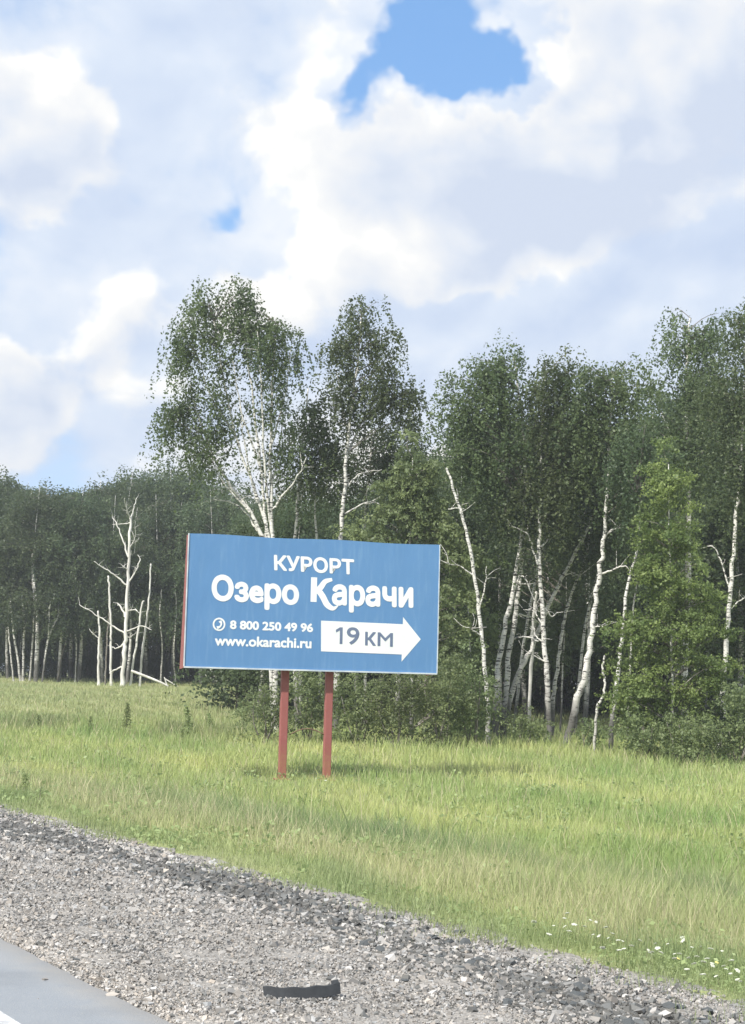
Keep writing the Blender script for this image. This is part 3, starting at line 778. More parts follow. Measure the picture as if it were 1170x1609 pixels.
CLUMPS = 11.8
def lobe_points(lobes, Y, per_area=1.0, thick=0.8):
    """cluster centres through the volume of ellipsoids given as photo pixels at distance Y"""
    pts = []
    for (px, py, rx, ry) in lobes:
        c = at(px, py, Y); s = Y / F; rx, ry = rx * 0.86, ry * 0.84
        n = max(3, int(per_area * rx * ry * s * s * CLUMPS))
        d = rng.normal(0, 1, (n, 3)); d /= np.linalg.norm(d, axis=1)[:, None]
        k = rng.uniform(0, 1, n) ** 0.42
        P = d * k[:, None] * np.array([rx * s, rx * s * thick, ry * s])
        pts.append(P + np.array(tuple(c)))
        # ragged outline: small tufts standing off the mass
        for _ in range(3):
            e = rng.normal(0, 1, 3); e /= np.linalg.norm(e); e = e * np.array([rx * s, rx * s * thick, ry * s]) * rng.uniform(0.95, 1.2)
            pts.append(np.array(tuple(c)) + e + rng.normal(0, 0.22, (max(2, n // 14), 3)) * np.array([1, 1, 1.6]))
    return np.vstack(pts)

def stem_px(pts, Y, base=None, depth=0.0):
    P = [at(a, b, Y + depth * k / max(1, len(pts) - 1)) for k, (a, b) in enumerate(pts)]
    return P

def build_tree(name, label, cat, Y, stems, lobes, leaf, bark='birch', limbs=(), per_area=1.0, per=13, leaves=21, size=0.088, droop=1.3, length=1.05, crad=0.50, group=None, twig_every=1, jit=0.075, thick=0.8, crown_name='crown'):
    """stems: [(pixel points from the foot up, r0, r1)]; the first point's column gives the foot on the ground"""
    f0 = at(stems[0][0][0][0], stems[0][0][0][1], Y); base = Vector((f0.x, f0.y, float(zg(f0.x, f0.y))))
    root = thing(name, label, cat, base, group)
    allp = []
    for pts, ra, rb in stems:
        P = stem_px(pts, Y)
        if pts is stems[0][0] or abs(P[0].z - base.z) < 0.9: P[0] = Vector((P[0].x, P[0].y, float(zg(P[0].x, P[0].y)) - 0.15))
        S = spline(P, max(10, 5 * len(P))); k = len(S)
        S[1:-1] += rng.normal(0, ra * 0.16, (k - 2, 3))
        r = np.linspace(ra * 0.76, rb, k) * (1 + rng.normal(0, 0.05, k)); 
        if pts is stems[0][0]: r[0] *= 1.5; r[1] *= 1.15
        g = Geo(); g.tube(S, r, 9); link('trunk', g.mesh('trunk', True, base), M[bark], root); allp.append(S)
    for pts, ra, rb in limbs:
        S = spline(stem_px(pts, Y, depth=rng.normal(0, 0.6)), max(6, 4 * len(pts))); S[1:] += rng.normal(0, ra * 0.35, (len(S) - 1, 3))
        g = Geo(); g.tube(S, np.linspace(ra, rb, len(S)), 6)
        for _ in range(4):
            k = int(rng.integers(2, len(S))); d = rng.normal(0, 1, 3); d[2] = abs(d[2]) * 0.8; ln = rng.uniform(0.25, 0.8)
            d = d / np.linalg.norm(d) * ln; g.tube(spline([S[k], S[k] + d * 0.5 + rng.normal(0, 0.05, 3), S[k] + d], 5), np.linspace(min(ra * 0.35, 0.016), 0.005, 5), 4)
        link('limb', g.mesh('limb', True, base), M[bark], root); allp.append(S)
    if lobes:
        C = lobe_points(lobes, Y, per_area, thick)
        AP = np.vstack(allp); g = Geo(); nb_ = 0
        for c in C[::twig_every]:
            hd = np.linalg.norm(AP[:, :2] - c[None, :2], axis=1)
            cost = hd + 1.1 * np.abs(AP[:, 2] - (c[2] - 0.55 * hd))
            a = AP[np.argmin(cost)]
            if np.linalg.norm(c - a) < 0.3: continue
            mid = a * 0.5 + c * 0.5 + np.array([0, 0, 0.10 * np.linalg.norm(c - a)]) + rng.normal(0, 0.06, 3)
            S = spline([a, mid, c], 6); ln = np.linalg.norm(c - a)
            g.tube(S, np.linspace(0.008 + 0.008 * min(ln, 3), 0.005, 6), 4, False); nb_ += 1
        if nb_: link('twigs', g.mesh('twigs', True, base), M['twig'] if bark != 'deadwood' else M['deadwood'], root, kind='stuff')
        P, t, od = sprays(C, crad * rng.uniform(0.5, 1.2, len(C)), per, leaves, droop, length, jit)
        link(crown_name, leaf_mesh('crown', P - np.array(tuple(base)), size * rng.uniform(0.5, 1.55, len(P)), t, od), M[leaf], root)
    return root

def broadleaf(N):
    Y = np.exp(rng.uniform(np.log(8.0), np.log(60), N)); x = (rng.uniform(-100, W + 100, N) - W / 2) / F * Y
    p, s = ps(x, Y); dens = 0.5 + 0.5 * np.sin(x * 1.1 + 2 * np.sin(Y * 0.5)) * np.sin(Y * 0.8 + np.sin(x))
    ok = (p > P_GRAVEL + 0.12) & (rng.uniform(0, 1, N) < dens ** 1.5 * np.where(p < P_GRAVEL + 1.2, 1.0, 0.5)); x, Y, p = x[ok], Y[ok], p[ok]; n = len(x)
    k = 16; r_ = rng.uniform(0.08, 0.2, n); hh = rng.uniform(0.08, 0.30, n) * (0.45 + 0.55 * sm(P_GRAVEL + 0.4, P_GRAVEL + 2.5, p))
    C = np.repeat(np.stack([x, Y, zg(x, Y)], -1), k, axis=0) + rng.normal(0, 1, (n * k, 3)) * np.repeat(r_, k)[:, None] * np.array([0.6, 0.6, 0])
    C[:, 2] += rng.uniform(0.1, 1, n * k) * np.repeat(hh, k)
    t = np.clip(np.repeat(rng.normal(0.55, 0.25, n), k) + rng.normal(0, 0.1, n * k), 0, 1)
    return leaf_mesh('broadleaf_weeds', C, np.repeat(np.clip(0.0030 * Y, 0.03, 0.075), k) * rng.uniform(0.6, 1.3, n * k), t)


link('broadleaf_weeds', broadleaf(9000), M['leaf_weed'], label='low broad-leaved weeds scattered through the meadow grass', kind='stuff')

# --- the tall birches over the billboard
build_tree('birch_tree', 'tall fan-shaped birch with many white stems rising above the billboard', 'tree', 56,
    [([(436, 1140), (430, 960), (428, 840), (424, 760), (426, 660), (430, 570), (436, 510)], 0.125, 0.02),
     ([(430, 1140), (422, 960), (418, 850), (410, 740), (396, 620), (384, 530)], 0.105, 0.02),
     ([(432, 930), (426, 860), (404, 780), (372, 690), (350, 590), (336, 505)], 0.08, 0.018)],
    [(380, 570, 66, 74), (330, 520, 26, 52), (322, 480, 10, 22), (395, 500, 34, 34), (432, 505, 26, 34), (445, 590, 34, 60), (300, 612, 36, 26), (312, 690, 40, 36), (350, 650, 52, 46), (432, 680, 36, 40), (285, 545, 16, 20), (268, 645, 18, 14), (380, 470, 14, 16)],
    'leaf_birch', 'birch_bright',
    limbs=[([(424, 870), (392, 805), (350, 745), (318, 690), (296, 640)], 0.075, 0.02), ([(420, 860), (380, 798), (336, 784)], 0.045, 0.012), ([(428, 800), (446, 776), (466, 752), (482, 720)], 0.05, 0.014),
           ([(404, 790), (388, 720), (378, 660)], 0.045, 0.014), ([(426, 760), (440, 700), (446, 640)], 0.045, 0.014), ([(392, 805), (352, 760), (336, 730)], 0.04, 0.012), ([(424, 820), (414, 700), (410, 600), (404, 520)], 0.05, 0.014), ([(410, 740), (380, 650), (366, 570)], 0.04, 0.012), ([(426, 700), (448, 620), (456, 550)], 0.04, 0.012), ([(334, 715), (310, 650), (296, 600)], 0.035, 0.01), ([(372, 690), (330, 620), (312, 560)], 0.04, 0.012)],
    per_area=0.30, size=0.088, crad=0.40, droop=1.35, length=1.0, per=11, leaves=21, jit=0.075)
build_tree('birch_tree', 'airy birch crown on a single white trunk over the top edge of the billboard', 'tree', 57,
    [([(528, 1145), (531, 960), (536, 840), (545, 705), (558, 600), (567, 500)], 0.15, 0.025)],
    [(576, 570, 46, 60), (562, 498, 20, 32), (600, 530, 26, 30), (626, 606, 34, 30), (534, 590, 24, 40), (578, 632, 66, 28), (536, 540, 16, 22), (648, 628, 14, 26)],
    'leaf_birch', 'birch',
    limbs=[([(541, 770), (565, 745), (600, 738)], 0.04, 0.012), ([(538, 810), (575, 790), (610, 796)], 0.035, 0.01), ([(543, 720), (570, 660), (600, 610)], 0.05, 0.014), ([(548, 690), (536, 630), (528, 580)], 0.045, 0.014)],
    per_area=0.30, size=0.088, crad=0.40, droop=1.35, length=1.0, per=11, leaves=21, jit=0.075)
build_tree('birch_tree', 'slender forked birch between the two tall crowns above the billboard', 'tree', 58,
    [([(468, 1145), (460, 900), (468, 800), (470, 740), (478, 670), (484, 610)], 0.10, 0.02), ([(505, 1145), (498, 900), (494, 780), (489, 690)], 0.08, 0.02)],
    [(484, 655, 20, 50), (500, 730, 34, 46), (472, 710, 24, 40), (512, 690, 24, 26)], 'leaf_birch', 'birch', limbs=[([(468, 790), (486, 760), (500, 742)], 0.03, 0.01)], per_area=0.6)
build_tree('birch_tree', 'thin pale birch stem just behind the green sapling top over the billboard', 'tree', 60,
    [([(574, 1140), (572, 900), (573, 800), (580, 740), (584, 690)], 0.085, 0.02)], [(590, 690, 40, 40), (620, 700, 40, 36), (560, 720, 36, 44)], 'leaf_dark', 'birch',
    limbs=[([(573, 800), (596, 782), (612, 796)], 0.03, 0.01)], per_area=0.74)
# --- the young aspens in front
build_tree('aspen_sapling', 'soft green young aspen standing behind the right end of the billboard', 'tree', 53,
    [([(648, 1150), (646, 1000), (645, 860), (648, 720)], 0.08, 0.015)],
    [(646, 728, 18, 30), (630, 770, 34, 30), (668, 790, 30, 40), (618, 812, 40, 28), (586, 836, 30, 18), (694, 820, 24, 44), (712, 880, 26, 60), (716, 970, 30, 66), (706, 1050, 36, 50), (730, 1110, 30, 40), (620, 860, 50, 30)],
    'leaf_bush', 'birch', per_area=0.95, size=0.092, droop=0.3, length=0.5, crad=0.36)
build_tree('aspen_sapling', 'bright green cone-shaped young aspen before the dark wood', 'tree', 48,
    [([(1058, 1205), (1056, 1060), (1052, 900), (1050, 730)], 0.075, 0.012)],
    [(1050, 745, 8, 22), (1048, 790, 18, 28), (1040, 838, 26, 26), (1068, 850, 18, 22), (1044, 895, 38, 28), (1018, 890, 20, 20), (1084, 918, 22, 18), (1050, 955, 48, 30), (1000, 990, 28, 26), (1104, 985, 24, 22), (1052, 1020, 58, 32), (984, 1052, 22, 20), (1060, 1085, 64, 36), (1064, 1145, 66, 34), (1004, 1112, 28, 28), (1120, 1075, 26, 30)],
    'leaf_young', 'birch', per_area=2.0, size=0.072, droop=0.15, length=0.36, crad=0.30)
# --- the leaning trunks of the grove
build_tree('broken_birch', 'leaning dead birch trunk snapped off above, between billboard and grove', 'tree', 52,
    [([(768, 1150), (765, 1090), (757, 1000), (745, 905), (730, 825), (714, 775), (701, 736)], 0.10, 0.035)], [], 'leaf_birch', 'birch_bright',
    limbs=[([(752, 960), (762, 920), (764, 890)], 0.03, 0.01), ([(745, 905), (722, 890), (700, 885)], 0.03, 0.008), ([(726, 815), (720, 800), (705, 800)], 0.03, 0.012), ([(757, 1000), (742, 990), (736, 985)], 0.025, 0.01)])
build_tree('birch_tree', 'thick spotted birch with a crooked twin base, leftmost of the grove trunks', 'tree', 55,
    [([(776, 1168), (780, 1085), (788, 1010), (803, 940), (818, 850), (826, 770), (820, 660), (806, 560)], 0.145, 0.025)],
    [(800, 590, 52, 58), (768, 636, 52, 60), (735, 610, 26, 50), (790, 560, 26, 30), (800, 700, 70, 60), (745, 700, 40, 50), (722, 650, 24, 40)], 'leaf_birch', 'birch',
    limbs=[([(806, 930), (822, 905), (845, 960)], 0.035, 0.012), ([(826, 770), (810, 700), (790, 640)], 0.05, 0.014), ([(822, 700), (846, 650), (850, 610)], 0.045, 0.014)], per_area=0.72)
build_tree('birch_tree', 'straight white birch close beside the thick spotted twin-based one', 'tree', 55.5,
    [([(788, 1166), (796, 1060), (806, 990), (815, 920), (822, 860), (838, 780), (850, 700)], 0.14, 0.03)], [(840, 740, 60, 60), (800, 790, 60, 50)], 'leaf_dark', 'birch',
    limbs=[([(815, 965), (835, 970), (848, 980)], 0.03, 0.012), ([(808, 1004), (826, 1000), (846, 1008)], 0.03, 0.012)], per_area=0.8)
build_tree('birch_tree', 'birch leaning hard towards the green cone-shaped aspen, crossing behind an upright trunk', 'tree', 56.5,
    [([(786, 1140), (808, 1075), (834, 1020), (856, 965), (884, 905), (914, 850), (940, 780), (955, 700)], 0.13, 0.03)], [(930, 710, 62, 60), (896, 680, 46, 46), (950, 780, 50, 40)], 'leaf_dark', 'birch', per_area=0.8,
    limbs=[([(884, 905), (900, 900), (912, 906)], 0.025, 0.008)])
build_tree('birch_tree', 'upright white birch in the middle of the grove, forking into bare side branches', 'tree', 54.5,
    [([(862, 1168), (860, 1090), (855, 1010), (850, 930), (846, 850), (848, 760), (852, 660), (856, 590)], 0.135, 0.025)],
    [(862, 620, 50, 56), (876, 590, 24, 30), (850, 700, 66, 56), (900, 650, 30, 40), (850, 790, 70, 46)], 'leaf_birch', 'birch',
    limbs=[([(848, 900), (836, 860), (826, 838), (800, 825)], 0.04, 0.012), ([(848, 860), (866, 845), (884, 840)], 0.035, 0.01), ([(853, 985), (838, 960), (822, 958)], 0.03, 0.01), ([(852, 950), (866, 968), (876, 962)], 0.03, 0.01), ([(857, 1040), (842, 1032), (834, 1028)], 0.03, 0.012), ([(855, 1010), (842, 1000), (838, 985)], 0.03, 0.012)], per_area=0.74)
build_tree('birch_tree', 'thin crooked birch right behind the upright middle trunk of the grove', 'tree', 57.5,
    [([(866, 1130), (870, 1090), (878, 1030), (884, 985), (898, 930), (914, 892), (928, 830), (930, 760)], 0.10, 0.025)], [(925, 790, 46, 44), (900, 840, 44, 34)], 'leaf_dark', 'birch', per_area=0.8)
build_tree('birch_tree', 'stout birch with a dark flared foot, leaning towards the cone-shaped aspen', 'tree', 53.5,
    [([(886, 1172), (904, 1110), (918, 1060), (930, 985), (941, 900), (950, 830), (956, 740), (960, 640), (962, 590)], 0.165, 0.025)],
    [(962, 620, 54, 48), (930, 592, 28, 32), (992, 596, 34, 34), (960, 690, 70, 50), (990, 760, 50, 50), (925, 650, 30, 30)], 'leaf_birch', 'birch',
    limbs=[([(945, 850), (962, 832), (992, 830)], 0.04, 0.014), ([(938, 905), (960, 896), (982, 890), (996, 906)], 0.04, 0.012), ([(955, 760), (990, 700), (1010, 670)], 0.05, 0.014), ([(930, 985), (946, 984), (960, 990)], 0.025, 0.008)], per_area=0.74)
build_tree('bare_sapling', 'thin S-curved bare sapling in front of the grove shade', 'sapling', 51,
    [([(931, 1174), (936, 1135), (939, 1108), (948, 1092), (950, 1070), (946, 1050), (950, 1030)], 0.06, 0.03)], [], 'leaf_birch', 'birch_bright')
build_tree('birch_tree', 'pale slim birch half hidden by the leaves of the cone-shaped aspen', 'tree', 52,
    [([(958, 1170), (964, 1110), (971, 1055), (976, 1010), (984, 930), (1000, 868), (1006, 790)], 0.11, 0.03)], [(1012, 740, 56, 56), (1000, 690, 46, 40), (1020, 810, 40, 40)], 'leaf_dark', 'birch', per_area=0.8)
build_tree('dead_pole', 'grey barkless dead stem standing behind the crossing grove trunks', 'tree', 60,
    [([(831, 1108), (834, 1040), (838, 975), (842, 930)], 0.085, 0.05)], [], 'leaf_birch', 'deadwood')
build_tree('birch_tree', 'tallest leafy birch of the wood, rising over the cone-shaped aspen', 'tree', 58,
    [([(1075, 1150), (1078, 950), (1080, 800), (1078, 680), (1080, 560), (1084, 500)], 0.17, 0.025)],
    [(1076, 520, 40, 34), (1104, 520, 30, 34), (1078, 580, 56, 50), (1062, 640, 66, 52), (1100, 690, 50, 50), (1050, 720, 50, 40), (1112, 580, 24, 34)], 'leaf_birch', 'birch',
    limbs=[([(1080, 760), (1060, 700), (1040, 650)], 0.05, 0.014)], per_area=0.74)
build_tree('birch_tree', 'birch with a clean white trunk at the edge of the photo beyond the cone-shaped aspen', 'tree', 54,
    [([(1130, 1165), (1138, 1060), (1142, 985), (1149, 900), (1154, 825), (1162, 740), (1168, 620), (1172, 530)], 0.13, 0.03)],
    [(1162, 560, 30, 44), (1168, 500, 16, 22), (1150, 640, 44, 56), (1140, 720, 40, 50), (1190, 620, 50, 90), (1185, 740, 50, 60)], 'leaf_birch', 'birch_bright',
    limbs=[([(1146, 930), (1132, 880), (1118, 858), (1096, 864)], 0.03, 0.01), ([(1144, 960), (1160, 945), (1176, 936)], 0.03, 0.01)], per_area=0.72)

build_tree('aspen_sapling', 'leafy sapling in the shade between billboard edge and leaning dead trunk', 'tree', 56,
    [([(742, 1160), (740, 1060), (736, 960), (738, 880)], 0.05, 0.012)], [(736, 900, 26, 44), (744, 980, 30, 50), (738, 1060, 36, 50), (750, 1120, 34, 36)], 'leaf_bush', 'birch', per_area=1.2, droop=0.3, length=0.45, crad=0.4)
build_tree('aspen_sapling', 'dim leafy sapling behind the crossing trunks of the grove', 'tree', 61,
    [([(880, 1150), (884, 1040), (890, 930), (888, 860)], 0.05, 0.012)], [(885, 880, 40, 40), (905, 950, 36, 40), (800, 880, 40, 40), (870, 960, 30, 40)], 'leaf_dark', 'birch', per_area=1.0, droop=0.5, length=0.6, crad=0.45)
def thin_birch(label, pts, Y, r, lobes):
    build_tree('birch_tree', label, 'tree', Y, [(pts, r, r * 0.35)], lobes, 'leaf_dark', 'birch', per_area=0.7)
thin_birch('thin pale birch leaning through the crossing grove trunks from behind', [(806, 1130), (822, 1010), (846, 890), (862, 800), (866, 730)], 58.5, 0.075, [(868, 760, 40, 40)])
thin_birch('thin birch slanting behind the stout dark-footed one', [(902, 1130), (914, 1020), (936, 910), (962, 820), (972, 760)], 59, 0.075, [(975, 780, 36, 36)])
thin_birch('thin upright birch just left of the S-curved bare sapling', [(917, 1140), (921, 1040), (926, 960), (924, 880), (918, 800)], 60, 0.06, [(918, 820, 34, 34)])
thin_birch('thin white stem seen between the cone-shaped aspen and the stout birch', [(984, 1150), (990, 1050), (994, 960), (1006, 880)], 56, 0.06, [(1010, 860, 30, 30)])
# --- bushes along the edge of the wood
def bush(label, px, py, wpx, hpx, Y, leaf='leaf_bush', dens=1.3):
    n = 5; root_px = px
    f = at(px, py, Y); base = Vector((f.x, f.y, float(zg(f.x, f.y))))
    root = thing('bush', label, 'bush', base)
    s = Y / F; wm, hm = wpx * s, hpx * s
    for k in range(n):
        e = base + Vector((random.uniform(-0.35, 0.35) * wm, random.uniform(-0.3, 0.3) * wm, hm * random.uniform(0.5, 0.85)))
        st = base + Vector((random.uniform(-0.1, 0.1) * wm, random.uniform(-0.1, 0.1) * wm, -0.1))
        g = Geo(); g.tube(spline([st, (st + e) / 2 + Vector((random.gauss(0, .08), 0, 0)), e], 7), np.linspace(0.03, 0.008, 7), 5); link('stem', g.mesh('stem', True, base), M['twig'], root)
    nc = max(10, int(dens * wm * hm * 7))
    d = rng.normal(0, 1, (nc, 3)); d /= np.linalg.norm(d, axis=1)[:, None]
    C = d * (rng.uniform(0, 1, nc) ** 0.4)[:, None] * np.array([wm * 0.5, wm * 0.42, hm * 0.5]) + np.array([0, 0, hm * 0.5])
    C[:, 2] += rng.normal(0, 0.18, nc) * hm * 0.5; C = C[C[:, 2] > 0.05]
    P, t, od = sprays(C, 0.30 * rng.uniform(0.6, 1.4, len(C)), 9, 14, 0.1, 0.34, 0.07)
    link('foliage', leaf_mesh('foliage', P, 0.075 * rng.uniform(0.6, 1.4, len(P)), t, od), M[leaf], root)
bush('low round bush beside the left post under the billboard', 418, 1158, 62, 96, 50)
bush('olive bush between the two red posts behind the billboard', 484, 1172, 78, 128, 51)
bush('leafy bush just right of the right red post', 560, 1176, 84, 118, 50)
bush('bluish green bush under the right half of the billboard', 618, 1186, 88, 128, 49.5)
bush('tall bush below the billboard\'s lower right corner', 690, 1188, 88, 150, 50)
bush('bush in the shade left of the thick spotted birch', 740, 1188, 64, 140, 50.5)
bush('small dark bush between the grove\'s crooked base and upright trunk', 822, 1176, 56, 62, 53)
bush('small dark bush against the foot of the stout leaning birch', 926, 1176, 40, 50, 52)
bush('low spreading bush at the left foot of the cone-shaped aspen', 1004, 1200, 76, 80, 47)
bush('broad low bush directly under the cone-shaped aspen', 1080, 1212, 100, 96, 46)
bush('bush at the edge of the photo right of the cone-shaped aspen', 1156, 1212, 80, 130, 46)
bush('rounded bush rising behind the bush right of the cone-shaped aspen', 1136, 1190, 90, 130, 49, 'leaf_dark')
bush('pale bush at the edge of the open field, left of the billboard posts', 398, 1110, 34, 46, 62)

# ------------------------------------------------------------------ the woods behind: prototypes, then copies
def proto_tree(seed, hgt, dense, leaf, lean=0.0, trunk_r=0.15, bark='birch', low=0.3):
    """a birch of the wood as parts around its own foot"""
    r = np.random.default_rng(seed)
    top = np.array([lean * hgt, r.normal(0, 0.3), hgt])
    P = [np.array([0, 0, -0.3]), np.array([r.normal(0, .12), r.normal(0, .12), hgt * 0.3]), np.array([lean * hgt * 0.5 + r.normal(0, .25), r.normal(0, .2), hgt * 0.62]), top]
    S = spline(P, 18); g = Geo(); g.tube(S, 0.012 + trunk_r * np.linspace(1, 0.0, 18) ** 1.25 * 0.95, 7); trunk = g.mesh('trunk', True); trunk.materials.append(M[bark])
    n = int(52 * dense); C = []
    for k in range(n):
        t = r.uniform(low, 1.0) ** 0.85; c = S[int(t * 17)]
        wid = hgt * 0.17 * math.sin(math.pi * min(0.97, (t - low * 0.7) / (1.02 - low * 0.7))) ** 0.6 + 0.3
        a = r.uniform(0, 6.283); q = wid * r.uniform(0.15, 1.0) ** 0.6
        C.append(c + np.array([math.cos(a) * q, math.sin(a) * q, r.normal(0, 0.35)]))
    C = np.array(C); g = Geo()
    for c in C[::2]:
        hd = np.hypot(*(S[:, :2] - c[:2]).T); a = S[np.argmin(hd + 1.1 * np.abs(S[:, 2] - (c[2] - 0.5 * hd)))]
        g.tube(spline([a, (a + c) / 2 + np.array([0, 0, 0.12]), c], 5), np.linspace(0.025, 0.006, 5), 4, False)
    tw = g.mesh('twigs', True); tw.materials.append(M['twig'])
    Pq, tt, od = sprays(C, 0.8 * r.uniform(0.5, 1.3, len(C)), 14, 16, 0.9, 0.9, 0.13)
    cr_ = leaf_mesh('crown', Pq, 0.14 * r.uniform(0.6, 1.35, len(Pq)), tt, od); cr_.materials.append(M[leaf])
    return [('trunk', trunk), ('twigs', tw), ('crown', cr_)]
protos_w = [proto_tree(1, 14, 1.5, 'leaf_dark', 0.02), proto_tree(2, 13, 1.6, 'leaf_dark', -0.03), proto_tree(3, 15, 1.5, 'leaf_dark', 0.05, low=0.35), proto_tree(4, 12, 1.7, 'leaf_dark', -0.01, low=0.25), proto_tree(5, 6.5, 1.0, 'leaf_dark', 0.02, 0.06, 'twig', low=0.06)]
def wood_tree(pk, px, Y, top_py, label, group):
    f = foot(px, Y); s = Y / F
    root = thing('birch_tree' if pk < 4 else 'understorey_tree', label, 'tree', f, group)
    hz = at(px, top_py, Y).z - f.z
    base_h = (14, 13, 15, 12, 6.5)[pk]
    k = hz / (base_h + 0.3); root.scale = (k * random.uniform(0.95, 1.2),) * 2 + (k,); root.rotation_euler.z = random.uniform(0, 6.28)
    for nm, me in protos_w[pk]:
        o = link(nm, me, None, root)
        if nm == 'twigs': o['kind'] = 'stuff'
ORD = ('first', 'second', 'third', 'fourth', 'fifth', 'sixth', 'seventh', 'eighth', 'ninth', 'tenth', 'eleventh', 'twelfth', 'thirteenth', 'fourteenth', 'fifteenth', 'sixteenth', 'seventeenth')
left_top = [(-90, 735), (-40, 728), (5, 738), (40, 742), (78, 772), (108, 768), (138, 748), (172, 742), (206, 744), (242, 742), (280, 724), (315, 735), (345, 755), (372, 770), (405, 780), (440, 790)]
def prof(tbl, x): return float(np.interp(x, [a for a, _ in tbl], [b for _, b in tbl]))
def far_zone(x):
    return ('over the four thin white stems' if x < 62 else 'between the four white stems and the dead tree' if x < 140 else 'straight behind the bleached dead tree' if x < 245 else 'between the dead tree and the billboard' if x < 300 else 'hidden mostly by the billboard')
def grove_zone(x):
    return ('behind the upper edge of the billboard' if x < 690 else 'behind the crossing grove trunks' if x < 960 else 'behind the cone-shaped aspen')
for row, (Y0, off, extra) in enumerate(((112, 0, 8), (119, 17, 2), (128, 6, 0), (140, 22, 8), (154, 10, 14), (172, 3, 22))):
    x = -70 + off; k = 0
    while x < 450:
        xx = x + random.uniform(-7, 7)
        lb = f'{ORD[k]} front-row tree of the far wood counted from the photo\'s left border' if row == 0 else f'back-row tree of the far wood, {far_zone(xx)}'
        wood_tree(random.randrange(4), xx, Y0 + random.uniform(-2.5, 2.5), prof(left_top, x) + extra + random.uniform(-14, 22) + (40 if row == 0 and random.random() < 0.25 else 0), lb, 'trees of the far wood')
        x += random.uniform(34, 44); k += 1
for x in np.arange(-80, 450, 13):
    xx = x + random.uniform(-8, 8)
    wood_tree(4, xx, random.choice((116, 124, 134, 145, 158)) + random.uniform(-1, 4), 1000 + random.uniform(-50, 30), f'low far-wood understorey, {far_zone(xx)}', 'understorey of the far wood')
grove_top = [(380, 800), (450, 760), (560, 720), (660, 700), (700, 690), (760, 640), (850, 620), (905, 640), (930, 650), (1000, 620), (1080, 600), (1170, 600), (1300, 600)]
for row, (Y0, off, extra) in enumerate(((66, 0, 20), (74, 24, 0), (84, 8, 10), (95, 30, 20))):
    x = 400 + off + row * -10; k = 0
    while x < 1250:
        xx = x + random.uniform(-9, 9)
        lb = f'{ORD[k]} tree from the billboard in the row just behind the grove' if row == 0 else f'dark tree deep in the dense stand {grove_zone(xx)}'
        wood_tree(random.randrange(4), xx, Y0 + random.uniform(-2.5, 2.5), prof(grove_top, x) + extra + random.uniform(-30, 50), lb, 'trees of the stand behind the grove')
        x += random.uniform(62, 82) * 60 / Y0 * (1.0 if row else 1.15); k += 1
for x in np.arange(380, 1250, 34):
    xx = x + random.uniform(-12, 12)
    wood_tree(4, xx, random.choice((78, 88, 100)) + random.uniform(-3, 5), 900 + random.uniform(-60, 60), f'low understorey tree in the shade {grove_zone(xx)}', 'understorey behind the grove')

# --- single stems at the edge of the far wood
def pale_stem(label, pts, Y, r=0.085, limbs=(), bark='birch_bright', name='birch_sapling'):
    build_tree(name, label, 'tree', Y, [(pts, r, r * 0.5)], [], 'leaf_dark', bark, limbs)
pale_stem('leftmost thin white stem of the four at the far wood\'s edge', [(22, 1068), (17, 1030), (13, 985)], 110.5, 0.08)
pale_stem('leaning white stem, second of the four at the far wood\'s edge', [(33, 1070), (27, 1030), (20, 985), (17, 940)], 110.5, 0.11)
pale_stem('straight pale stem, third of the four at the far wood\'s edge', [(37, 1070), (37, 1020), (38, 980), (34, 930)], 110.5, 0.11)
pale_stem('tall curved white stem, last of the four at the far wood\'s edge', [(47, 1065), (51, 1010), (54, 960), (51, 900), (51, 870)], 110.5, 0.09)
pale_stem('grey forked stem between the four white stems and the dead tree', [(66, 1070), (73, 1020), (80, 990), (92, 965), (90, 940)], 109, 0.09, [([(76, 1005), (77, 970), (79, 945)], 0.06, 0.03)], 'birch')
pale_stem('dim crooked stem in the shade left of the dead tree', [(90, 1068), (96, 1035), (104, 1005), (108, 975)], 110, 0.06, (), 'twig')
pale_stem('thin white far-wood stem between the dim crooked stem and the dead tree', [(118, 1070), (120, 1020), (117, 975), (121, 930)], 110.5, 0.07)
pale_stem('lone thin white stem midway between the dead tree and the billboard', [(252, 1072), (255, 1020), (251, 970), (254, 925)], 110.5, 0.075)
pale_stem('slim white stem of the far wood closest to the billboard\'s left edge', [(276, 1072), (273, 1020), (277, 960), (274, 915)], 111, 0.07)
dead = build_tree('dead_tree', 'tall bare bleached dead birch with antler-like forked top at the field edge', 'tree', 105,
    [([(192, 1079), (196, 1020), (198, 985), (200, 930), (203, 870), (205, 820), (206, 812)], 0.19, 0.06)], [], 'leaf_dark', 'deadwood',
    limbs=[([(205, 818), (210, 800), (215, 782)], 0.055, 0.02), ([(204, 815), (198, 797), (195, 783)], 0.045, 0.018), ([(202, 876), (192, 845), (184, 825), (176, 812)], 0.06, 0.02), ([(205, 822), (192, 823), (176, 824)], 0.035, 0.012),
           ([(200, 920), (182, 905), (162, 892), (148, 882)], 0.06, 0.018), ([(202, 915), (213, 898), (220, 880), (217, 872)], 0.06, 0.02), ([(205, 830), (212, 850), (211, 870)], 0.025, 0.01), ([(200, 895), (193, 890)], 0.04, 0.02),
           ([(198, 970), (190, 955), (185, 948)], 0.07, 0.03), ([(196, 995), (175, 982), (150, 965), (124, 950)], 0.06, 0.02), ([(199, 960), (212, 958), (218, 963)], 0.04, 0.015), ([(197, 992), (222, 984), (238, 990)], 0.045, 0.015),
           ([(195, 1012), (184, 1018), (176, 1017)], 0.05, 0.025), ([(194, 1046), (182, 1052), (172, 1058)], 0.06, 0.03), ([(196, 1002), (206, 1000), (216, 992)], 0.03, 0.01), ([(203, 862), (212, 845), (213, 828)], 0.03, 0.01)])
